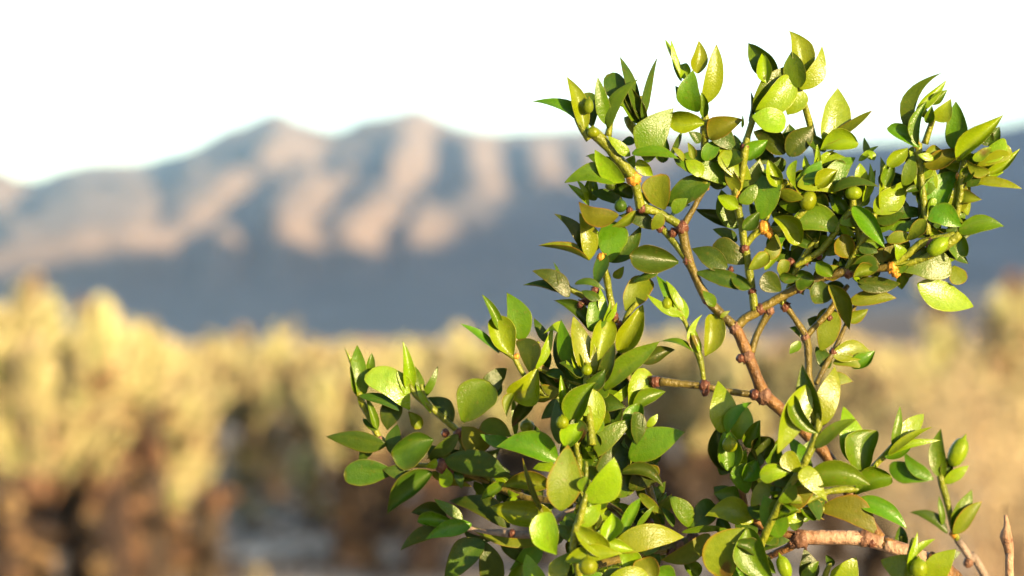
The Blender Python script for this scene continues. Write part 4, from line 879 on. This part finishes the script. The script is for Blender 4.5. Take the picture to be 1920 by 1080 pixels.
LF('''
1108 622 1126 543 44 p g 8 0 -4
1132 600 1128 540 16 p y 20 0 0 -8
1132 604 1143 562 11 p y 20
1136 604 1160 569 11 p y 30
1112 705 1080 592 46 p s 14 6 -4 16
1088 700 1054 597 34 p g -26 0 -6 6
1112 698 1146 598 48 r y 4 0 0 4
1160 662 1206 572 46 p y 4 0 -4 -24
1124 720 1152 642 30 p d -16 6 6 30
1132 732 1238 638 42 p g -10 8 -6 34
1198 678 1264 653 32 p d 8 0 0 -20
1090 710 1062 677 17 p y 0 4 0 26
1058 640 1019 626 22 p y 10 0 18 0
1004 692 1036 610 17 p y 32 0 4
1026 642 1003 596 20 p d 20 0 0 -50
1060 700 1042 622 30 p d -16 0 0 -46
1098 738 1062 676 38 p d 0 0 0 -30
1092 700 1070 650 22 p y 0 8 0 26
1150 690 1120 640 30 p g 0 0 0 -20
1175 740 1160 690 30 p d 0 0 0 -50
''', 10)
LF('''
940 620 902 553 22 p g 24
978 640 951 548 48 p g 0 0 4 -10
962 668 922 596 52 r y 8 4 -4 6
936 662 862 607 17 p g 50 4 4 4
994 702 972 636 42 r d -16 6 8 10
1008 692 952 740 60 r y 6 6 -16 10
962 738 952 786 22 a o 10 4 4 12
908 740 955 692 40 p d 0 0 -6 -24
866 790 918 716 78 r g 0 4 -14 0
1056 735 1008 695 34 p d 0 0 0 -30
1052 734 1001 746 34 r o 0 0 0 -16
1050 748 1014 784 30 p d 10 0 0 -14
1000 740 960 800 30 p d 0 0 0 -60
940 720 900 745 34 p d 20 0 0 -40
''', 0)
LF('''
1277 596 1234 515 27 p g 8 0 0 -6
1280 588 1250 524 17 p y 20 4
1282 592 1217 548 19 p y 10 8 -6 6
1284 602 1262 545 26 p y 14 2
1322 668 1338 588 42 r y 8
1304 662 1316 590 16 p y 20 2 -12
1302 660 1238 640 13 p g 52 4 8
1312 664 1297 606 15 p y 16 4
1350 596 1369 583 10 p o
''', 8)
LF('''
1186 780 1214 692 50 r y 8
1188 768 1250 734 32 p g -10 6 -8 10
1194 832 1196 757 42 r g -14 6 0 12
1194 834 1188 772 32 r d 20 8 0 26
1212 800 1234 776 16 p y 0
1178 858 1286 812 62 p g -6 8 -8 20
1098 862 1190 786 42 p g -10 10 -8 40
1125 905 1168 816 60 p d 0 0 0 -10
1124 776 1174 766 36 p d -6 6 -12 20
1126 740 1128 710 13 p g 20
1138 760 1188 712 20 p y 16 0 6
1134 818 1128 768 32 r g -6
1165 885 1245 912 30 p d -26 6 -12 16
1180 918 1232 882 48 r d 0 0 0 -6
1198 925 1243 966 20 p o 16 4 0 6
1230 900 1205 870 20 p o 30
1190 900 1235 868 40 p d 0 0 0 -20
1160 850 1200 820 40 p d 0 0 0 -30
1130 800 1165 750 36 p d 0 0 0 -40
1215 870 1240 840 30 p d 0 0 0 -30
1150 930 1190 880 44 p g 0 0 0 -20
1100 900 1140 850 40 p d 0 0 0 -40
''', 0)
LF('''
1070 796 1116 717 48 p g -6 8 -8 10
1060 780 1052 704 18 p y 10 6
1082 838 1110 728 58 r y 10 0 6 -14
1048 832 1034 750 32 p d -40 6 0 6
1060 838 1094 792 40 p y -10 10 0 16
1092 836 1104 780 24 p d 0 0 0 -10
1046 862 934 830 54 p g 12 8 6 -20
1046 878 998 880 22 p y -10 4 6 -14
1034 908 939 908 38 p o 6 4 0 -30
1040 978 918 950 56 p y 8 6 4 -10
1062 900 1092 850 22 p y 0 0 0 0
1118 800 1112 740 24 p g 0 0 0 -20
''', 90)
LF('''
676 762 655 650 14 p y 40 0 -6
678 748 671 648 38 p g 6 4
688 705 698 662 18 p g 10 0 0 -8
768 768 688 702 56 r s 22 10 4 10
748 770 672 740 20 p d 50 0 6 16
772 738 756 640 27 p y 16 4 0 6
764 742 743 694 24 p y 10 6 0 14
792 745 766 677 26 p g 10 4 6
795 745 823 688 16 p g 16 0 4
808 774 780 720 13 p y 10 6 0 8
848 792 802 742 32 p d 0 4 8
726 806 738 748 44 r d -10 2
708 804 686 746 20 p g 24
708 806 682 782 18 p d 30
724 834 613 817 40 p d -8 4 6 12
735 852 744 794 32 p d -14 4 0 6
812 824 732 850 62 r d -6 8 8 16
790 802 766 772 26 p o 0 0 0 -10
860 816 800 862 28 p d 0 4 -8 14
866 800 916 838 52 r o -6 6 6 10
958 818 898 803 36 r o 8 0 8 6
958 826 900 814 26 p g 20 6 -4 22
966 818 961 741 13 p g 20
1010 830 990 790 30 p d 0 0 0 -20
740 885 643 890 52 r d -6 6 6 14
772 888 718 880 30 p d 16 6 0 22
835 862 960 895 54 p d 6 6 -8 10
862 864 828 852 22 r o 10
810 886 723 960 44 p d 6 0 4 14
808 886 884 912 22 p o 20 0 0 -20
880 800 862 850 30 p g 0 0 0 -30
900 880 820 840 40 p d 0 0 0 -40
830 870 800 835 34 p d 0 0 0 -20
700 830 672 870 24 p d 0 0 0 -20
''', -130)
LF('''
945 905 903 938 22 p g 16
956 988 845 932 44 p d 20 0 10 -10
838 974 770 958 34 p d 20 0 6 -6
850 978 782 972 32 r g 10 6 0 16
835 990 746 1026 30 p d 4 0 6 4
884 982 798 1010 34 p g 4 6 8 18
868 976 814 936 22 p g 14 6 0 16
1020 1014 890 992 20 p o 20 8 -18 40
908 1014 834 1090 56 p d 4 0 8 0
908 1014 934 1098 50 r d -6 0 0 -6
1000 960 930 905 40 p d 0 0 0 -50
940 1000 990 1060 36 p d 0 0 0 -30
870 990 930 1010 30 p d 0 0 0 -20
1015 1020 960 1075 40 p g 0 0 0 -20
980 1060 960 1100 46 p g 0 0 0 -20
960 960 990 920 40 p d 0 0 0 -60
''', -110)
LF('''
1020 966 990 856 14 p o 46 0 -8 -60
1052 958 1067 835 70 p o 4 0 6
1100 940 1150 855 60 p y 6 6 8 4
1080 982 1126 942 36 p y -8 6
1044 1040 1020 960 58 r y -6 6 -6 10
1142 1042 1076 985 42 p y 8
1138 1018 1150 960 42 p y 4 -20
1164 1012 1205 930 25 p g 10 -60 0 -100
1194 988 1226 948 12 p g 20 0 0 -140
1150 1024 1284 1000 54 p y -8 0 -10 -80
1120 1010 1190 1030 30 p y -10 0 0 -60
1060 1052 1168 1040 34 p y -10 0 -8
1085 1060 1080 1010 26 p g 0 0 0 -20
1138 1088 1222 1092 60 r y -8 0 -10 -30
1226 1096 1208 1044 52 r o 4 0 0 -60
1040 1100 1070 1035 40 p y 0 -10 0 -20
1075 1110 1130 1075 40 p g 0 0 0 -30
1130 1110 1160 1062 36 p g 0 0 0 -60
1020 1100 985 1040 40 p y 0 0 0 -100
1120 960 1105 1000 40 p d 0 0 0 -110
1170 1040 1130 990 44 p d 0 0 0 -150
1060 1000 1000 1010 44 p d 0 0 0 -120
1200 1070 1160 1030 40 p y 0 0 0 -80
1230 1070 1270 1095 40 p g 0 0 0 -120
1090 1010 1040 985 30 p g 0 0 0 -90
''', 230)
LF('''
1332 1004 1238 1050 40 p o 12 0 -14
1292 988 1255 930 38 p g 6 4 0 10
1290 996 1334 938 46 r d -4
1278 998 1368 1000 14 p g 40 6 -10 14
1262 988 1244 950 16 p d 30
1412 978 1323 964 52 p y 10 6 10 40
1462 1008 1430 928 54 p g -10 8 0 120
1396 950 1338 925 40 p g 10 0 8
1408 948 1482 894 34 p y -10 6 -10 90
1400 925 1396 868 46 r g -4 6 0 50
1376 930 1338 912 34 p d 20 0 0 -10
1398 990 1348 1085 76 r o 8 6 8 110
1402 990 1450 1092 64 p g 14 6 6 115
1370 1000 1345 970 30 p d 0 0 0 0
1400 1110 1380 1040 40 p g 0 0 0 20
1440 900 1420 940 40 p d 0 0 0 10
1460 930 1500 960 40 p d 0 0 0 20
1480 880 1445 915 36 p g 0 0 0 30
1350 890 1372 850 30 p d 0 0 0 -10
1420 1000 1380 960 40 p d 0 0 0 0
1500 960 1470 920 40 p g 0 0 0 30
1480 890 1440 860 40 p d 0 0 0 20
1310 1080 1280 1050 30 p g 0 0 0 -40
''', 20)
LF('''
1512 722 1463 849 52 p s -6 6 8 10
1532 802 1498 686 48 p g -14 0 -4
1534 802 1572 688 50 p y 10 6 4 4
1536 812 1483 742 30 r g -16 8 -6 24
1528 840 1606 786 28 p g -20 6 -6 14
1502 884 1472 848 38 r y -6 4 0 16
1506 876 1556 944 40 a y -10 10 0 34
1515 892 1632 906 56 p g -6 10 -6 10
1424 892 1478 884 38 p y -8 6 -8 10
1478 950 1532 912 46 p o 0 0 -8 -80
1480 945 1470 890 44 p d 0 0 0 -60
1510 870 1480 820 30 p g 0 0 0 -30
1510 880 1520 825 26 p g 0 0 0 -40
''', 190)
LF('''
1352 812 1350 714 54 p y 6
1364 812 1404 752 26 p g -26 6 -6 8
1380 824 1396 756 44 p y 4 0 0 -10
1398 838 1426 788 38 p g -10 4
1370 884 1362 802 50 p g -6 0 0 6
1374 884 1344 800 48 p d -10 0 0 -24
1428 868 1440 818 44 r d -10
1404 840 1424 814 18 p y
1378 884 1398 842 22 p y 8
1452 832 1476 812 8 p o 30
1440 870 1460 830 40 p g 0 0 0 -10
1410 880 1412 840 36 p d 0 0 0 0
1392 900 1420 860 36 p g 0 0 0 14
''', 70)
LF('''
1592 864 1583 761 48 p y 10 0 6
1614 892 1636 806 62 r g -6 4 0 6
1674 836 1690 761 18 p g 10
1680 832 1736 776 40 p s 18 4 6
1664 852 1746 799 17 p y -20 4 -4 8
1664 856 1765 826 15 p y -20 4 -4 10
1658 856 1710 836 30 p g -6
1606 928 1672 893 48 r g -10 4 -14 6
1606 936 1701 990 38 p g -14 4 -8 4
1538 954 1648 1008 56 p o -4 4 -12 8
1488 950 1545 970 34 a o -20 6 0 14
1628 905 1642 870 22 p g 0
1600 900 1590 870 30 p d 0 0 0 -10
''', 0)
LF('''
1750 898 1666 874 40 r g 8
1748 898 1696 848 28 p g 10 0 -6 10
1766 896 1756 806 36 p g -8
1770 905 1817 872 24 p y 0
1790 1002 1826 918 36 p g 10 0 0 -6
1788 1002 1841 940 32 p o 14
1776 1000 1704 963 22 p d 30 0 6
1766 985 1762 930 12 p g 20
1770 900 1790 850 24 p d 0 0 0 -6
''', -300)
LF('''
1712 1100 1648 1052 58 p y 6 0 10
1704 1082 1726 999 17 p y 20 10 0 14
1704 1052 1752 1008 16 p y -10 8 -4 16
1728 1098 1792 1028 52 p y -8 6 -8 4
1700 1110 1660 1090 40 p g 0
''', 150)
LF('''
1560 664 1638 660 44 p s 0 0 -6
1598 690 1638 655 30 p g -20 6 6 -10
1562 680 1616 692 26 p o -20 6 -8 -6
1548 722 1600 716 28 p o 6 0 -8
1588 604 1628 580 26 p o 10 4
1540 658 1556 578 50 r o 0 0 6 10
1536 612 1514 598 26 p d 0
1512 632 1482 612 20 p d 10
1556 690 1530 650 30 p d 0
''', -70)
LF('''
1560 1100 1606 1046 54 p y -6
1512 1096 1508 1028 40 p d 8 0 0 -20
1508 1096 1534 1052 26 p g 0
1690 1036 1688 985 28 p d 0 0 0 -140
1720 1060 1680 1030 40 p g 0 0 0 -130
1760 1060 1800 1035 26 p d 0 0 0 -200
''', -40)
LF('''
1456 148 1401 82 46 p g -20 0 10 -10
1438 156 1433 97 31 p y 8 4 -4 8
1500 148 1476 58 46 p y 8 0 6 -10
1500 164 1484 96 46 p g -16 6 0 8
1500 168 1544 88 36 p y 12 4 8 6
1414 210 1480 121 56 p g 4 0 -10
1416 212 1484 146 56 r y 6 6 0 12
1476 215 1502 168 40 r y 4 0 0 -10
1410 218 1472 236 52 r y -6 10 0 30
1404 228 1413 172 10 p d 50 0 0 -8
''', 40)
LF('''
1547 270 1574 163 58 p s 10 4 -4 10
1545 272 1637 210 20 p o -44 6 8 16
1472 288 1413 244 44 p d 6
1478 292 1527 236 48 p d 16 6 0 8
1478 288 1480 232 44 p d 0 0 0 -10
1548 284 1508 250 28 p d 10 4
1452 302 1406 266 34 p d 10 0 0 -30
1538 282 1610 270 42 r y -20 6 -6 14
1520 334 1532 270 15 p y 20 0 4 20
1530 328 1566 281 14 p y 24 0 -8 20
1610 302 1645 271 13 p y -20 0 0 10
1634 300 1620 258 15 p g 10
1534 292 1560 330 30 p d 0 0 0 -10
1470 320 1440 300 30 p d 0 0 0 -40
''', -10)
LF('''
1556 352 1604 294 42 p g 4 0 -6
1611 348 1612 306 28 p y 4
1618 380 1632 306 17 p y 12
1654 396 1650 294 27 p y 20 4 8 10
1640 300 1626 282 14 p y 10 0 4 10
1494 348 1570 360 40 p y -16 6 -6 20
1490 340 1552 324 26 r y -20 0 -6 10
1560 360 1644 340 20 p d -46 6 -6 26
1494 300 1490 352 18 p y 14 8 6 30
1512 332 1510 290 14 p y 10
1450 408 1497 460 46 r y 20 4 -14 20
1480 424 1586 436 54 p g -8 0 -10 4
1562 424 1576 376 38 p d 0 0 0 -40
1600 386 1660 466 38 p g -4 6 -8 24
1596 484 1580 440 42 r o 0 0 0 6
1602 442 1570 412 18 p y 10
1640 400 1706 340 50 p y 6 4 8 14
1660 402 1744 392 26 p d -20
1688 432 1742 406 22 p d -10
1660 424 1738 424 22 p g -20 0 0 -6
1744 376 1704 281 48 p y 6 6 4 14
1726 358 1692 314 38 p g 0
1744 398 1788 316 58 p g -8 0 4 16
1780 402 1809 334 40 p y 8 4 0 24
1814 404 1817 322 19 p y 10 4
1802 424 1741 402 46 r g 4 8 8 34
1796 432 1884 426 38 p g -16 4 -14 20
1684 504 1786 506 64 r g -6 4 -6 20
1720 532 1830 572 58 p s -6 0 -4 -4
1762 472 1816 495 26 p d -6 0 -8 -10
1788 498 1806 532 36 r o 0 0 0 -24
1608 530 1690 536 34 p d 6 0 0 -10
1592 566 1682 558 32 p o -4 0 0 -30
1556 534 1582 622 40 p o 20 4 -16 10
1534 524 1532 568 46 r d -6 4
1528 524 1494 514 42 r d -6 4 0 4
1464 546 1432 512 42 r d -6 4
1462 520 1500 522 22 p d 10
1364 502 1298 462 42 p d 4 4 4 4
1398 494 1336 462 48 r d 0 0 0 -6
1402 540 1300 512 34 p d 6 6 10 8
1382 452 1336 430 22 p d 20 0 0 -30
1384 428 1304 392 28 p d 10 0 0 -60
1382 428 1352 356 44 p g 6 0 0 -50
1416 414 1404 378 18 p d 0 0 0 -30
1434 486 1458 438 32 p o 10 0 0 -20
1434 506 1470 452 20 p y 10 0 0 -24
1464 518 1476 488 26 r o 0 0 0 -20
1582 508 1528 504 32 p o 10 0 0 -10
1662 502 1612 488 24 p o 10
1636 492 1692 468 28 p o -10
1660 490 1688 442 32 p o 0
1662 452 1716 446 26 p o -20 4 -6 20
1700 500 1718 452 22 p g 0
1620 430 1660 380 32 p d 0 0 0 -30
1560 470 1600 450 30 p d 0 0 0 -20
1700 420 1690 370 34 p g 0 0 0 -20
1760 440 1720 400 34 p d 0 0 0 -20
1640 470 1610 440 30 p d 0 0 0 -20
1540 440 1520 400 30 p g 0 0 0 -30
1590 400 1560 360 30 p g 0 0 0 -20
1660 360 1672 300 30 p g 0 0 0 -20
1700 350 1660 320 30 p d 0 0 0 -30
1780 350 1770 300 30 p g 0 0 0 -30
1440 470 1480 430 28 p g 0 0 0 -40
''', 10)
LF('''
1390 330 1350 262 34 p y 10
1398 300 1440 262 34 p g -10
1386 380 1420 344 30 p g 0
1384 390 1346 366 30 p y 10
1392 430 1424 398 28 p d 0
1404 505 1440 474 30 r o 0
1408 540 1370 512 26 p d 0
1318 300 1352 262 32 p g 0
1316 330 1286 300 30 p y 10
1460 350 1440 300 32 p y 10
1505 345 1540 300 34 p g -10
1530 350 1570 318 34 p y 0
1722 330 1752 300 30 p y 0
1724 350 1756 352 28 p g 0
1730 400 1770 372 34 p y 0
1700 480 1740 500 30 p g -10
1640 504 1600 520 28 p o 0
1560 518 1530 490 30 p g 0
1262 400 1290 372 26 p g 0
1240 400 1222 432 26 p o 0
1150 300 1110 310 30 p g 10
1176 330 1140 312 26 p y 10
1190 370 1222 380 26 p g 0
1340 575 1318 545 22 p g 0
1500 640 1480 664 20 p g 0
''', 30)
LF('''
1712 266 1768 138 30 p g -26 0 -26
1716 212 1780 157 20 p y 20 4 -8 6
1742 194 1776 169 21 p g 10 4
1746 222 1784 186 34 p y 6 6 6 8
1722 272 1736 190 22 p g -24 4 -6 14
1736 230 1748 198 20 p g 0 4 0 14
1724 276 1665 238 30 r g 16
1732 310 1813 287 38 p o -14 0 -4
1735 304 1760 276 30 r o 0
1796 286 1791 191 44 p g -28 0 6
1796 304 1882 217 38 p y -10 6 -6 8
1860 272 1824 244 34 p d 0 0 0 -20
1850 272 1874 238 28 p d 0 0 0 -20
1822 304 1898 276 46 r s -6 4 6 4
1822 296 1886 262 34 r y -24 8 8 20
1832 312 1895 292 26 r y 20 6 -6 26
1824 300 1860 276 22 p y -10 10 0 34
1846 326 1912 278 20 p y -14 4 10 14
1820 332 1880 322 44 p y 4 0 0 -4
1828 342 1916 354 20 p y -20 6 -6 6
1664 312 1702 276 30 p y 6
1694 348 1710 288 30 p g 0
1662 350 1672 296 26 p g 0 0 0 -10
1750 300 1720 290 16 p y 0 0 0 10
''', 46)
# leaves deep inside the crown, growing from the twigs behind those in front
fr = random.Random(77)
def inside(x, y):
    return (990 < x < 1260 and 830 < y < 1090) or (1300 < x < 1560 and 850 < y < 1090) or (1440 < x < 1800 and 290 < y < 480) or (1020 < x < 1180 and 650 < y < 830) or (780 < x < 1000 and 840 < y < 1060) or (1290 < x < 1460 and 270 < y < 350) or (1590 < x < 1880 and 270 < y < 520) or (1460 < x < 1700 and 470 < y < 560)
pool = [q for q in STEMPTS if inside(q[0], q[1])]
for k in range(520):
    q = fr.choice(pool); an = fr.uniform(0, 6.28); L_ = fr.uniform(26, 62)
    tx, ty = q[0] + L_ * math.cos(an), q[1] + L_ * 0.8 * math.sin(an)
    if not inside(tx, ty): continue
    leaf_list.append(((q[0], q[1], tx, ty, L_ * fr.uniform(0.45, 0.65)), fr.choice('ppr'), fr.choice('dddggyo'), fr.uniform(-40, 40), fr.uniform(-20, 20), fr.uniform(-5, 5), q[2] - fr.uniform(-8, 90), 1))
# build them: leaves big enough to pick apart become parts, the rest are joined
leaf_list.sort(key=lambda q: -((0.01 if q[7] == 1 else 1) * q[0][4] * math.hypot(q[0][2] - q[0][0], q[0][3] - q[0][1])))
rg = random.Random(11)
for i, (v, sh, kd, turn, dz, side, z, _c) in enumerate(leaf_list):
    V, Fc, rim, vein = leaf_geom(*v, sh, turn, z, dz + rg.uniform(-10, 10), side, 0.0, rg, kd == 's')
    if i < 296:
        bobj('leaf', V, Fc, LM[kd], V[0].copy(), {'rim': rim, 'vein': vein})
    else:
        a = small[kd]; o = len(a[0]); a[0].extend(V); a[1].extend([tuple(q + o for q in f) for f in Fc]); a[2].extend(rim); a[3].extend(vein)
print('leaves', len(leaf_list))
for kd, a in small.items():
    if a[0]:
        o = bobj('small_leaves', a[0], a[1], LM[kd], a[0][0].copy(), {'rim': a[2], 'vein': a[3]}); o['kind'] = 'stuff'
# buds and seed capsules
pod(1103, 199, 20, 28, 'o', 72, 5); pod(1163, 386, 24, 24, 'd', 34); pod(1250, 570, 20, 24, 'y', 14)
pod(1100, 694, 20, 20, 'y', 60); pod(1054, 792, 24, 24, 'y', 118); pod(988, 800, 28, 26, 'y', -80); pod(1102, 1062, 34, 32, 'y', 262)
pod(1368, 834, 28, 28, 'y', 100); pod(1470, 1064, 26, 44, 'y', 140, -20); pod(1722, 1066, 32, 36, 'y', 176); pod(1796, 848, 36, 62, 'y', -290, 24, 'seed_capsule')
pod(1515, 376, 30, 38, 'y', 28, 20, 'seed_capsule'); pod(1600, 362, 32, 26, 'y', 40, 0, 'seed_capsule'); pod(1758, 462, 30, 44, 'y', 60, 50, 'seed_capsule')
pod(1733, 212, 12, 18, 'g', 60); pod(1322, 345, 18, 22, 'o', 6); pod(1145, 348, 22, 18, 'd', 20); pod(1112, 248, 24, 20, 'y', 74)
pod(1543, 658, 14, 14, 'd', -80, 0, 'dried_fruit')
# ------------------------------------------------------------------ haze
def haze():
    x0, x1, y0, y1, z0, z1 = -8100, 8100, -8100, 8100, -6.5, 1500
    V = [(x, y, z) for z in (z0, z1) for y in (y0, y1) for x in (x0, x1)]
    Fc = [(0, 2, 3, 1), (4, 5, 7, 6), (0, 1, 5, 4), (2, 6, 7, 3), (0, 4, 6, 2), (1, 3, 7, 5)]
    m = bpy.data.materials.new('haze_air'); m.use_nodes = True; t = m.node_tree
    t.nodes.remove(t.nodes['Principled BSDF']); v = t.nodes.new('ShaderNodeVolumePrincipled')
    v.inputs['Color'].default_value = (0.34, 0.62, 1.0, 1); v.inputs['Density'].default_value = HAZE
    v.inputs['Anisotropy'].default_value = 0.0
    t.links.new(v.outputs[0], t.nodes['Material Output'].inputs['Volume'])
    o = mesh_obj('haze', V, Fc, m, smooth=False); setp(o, 'thin blue evening haze over the whole valley', None, None, 'stuff')
HAZE = 0.000042
haze()
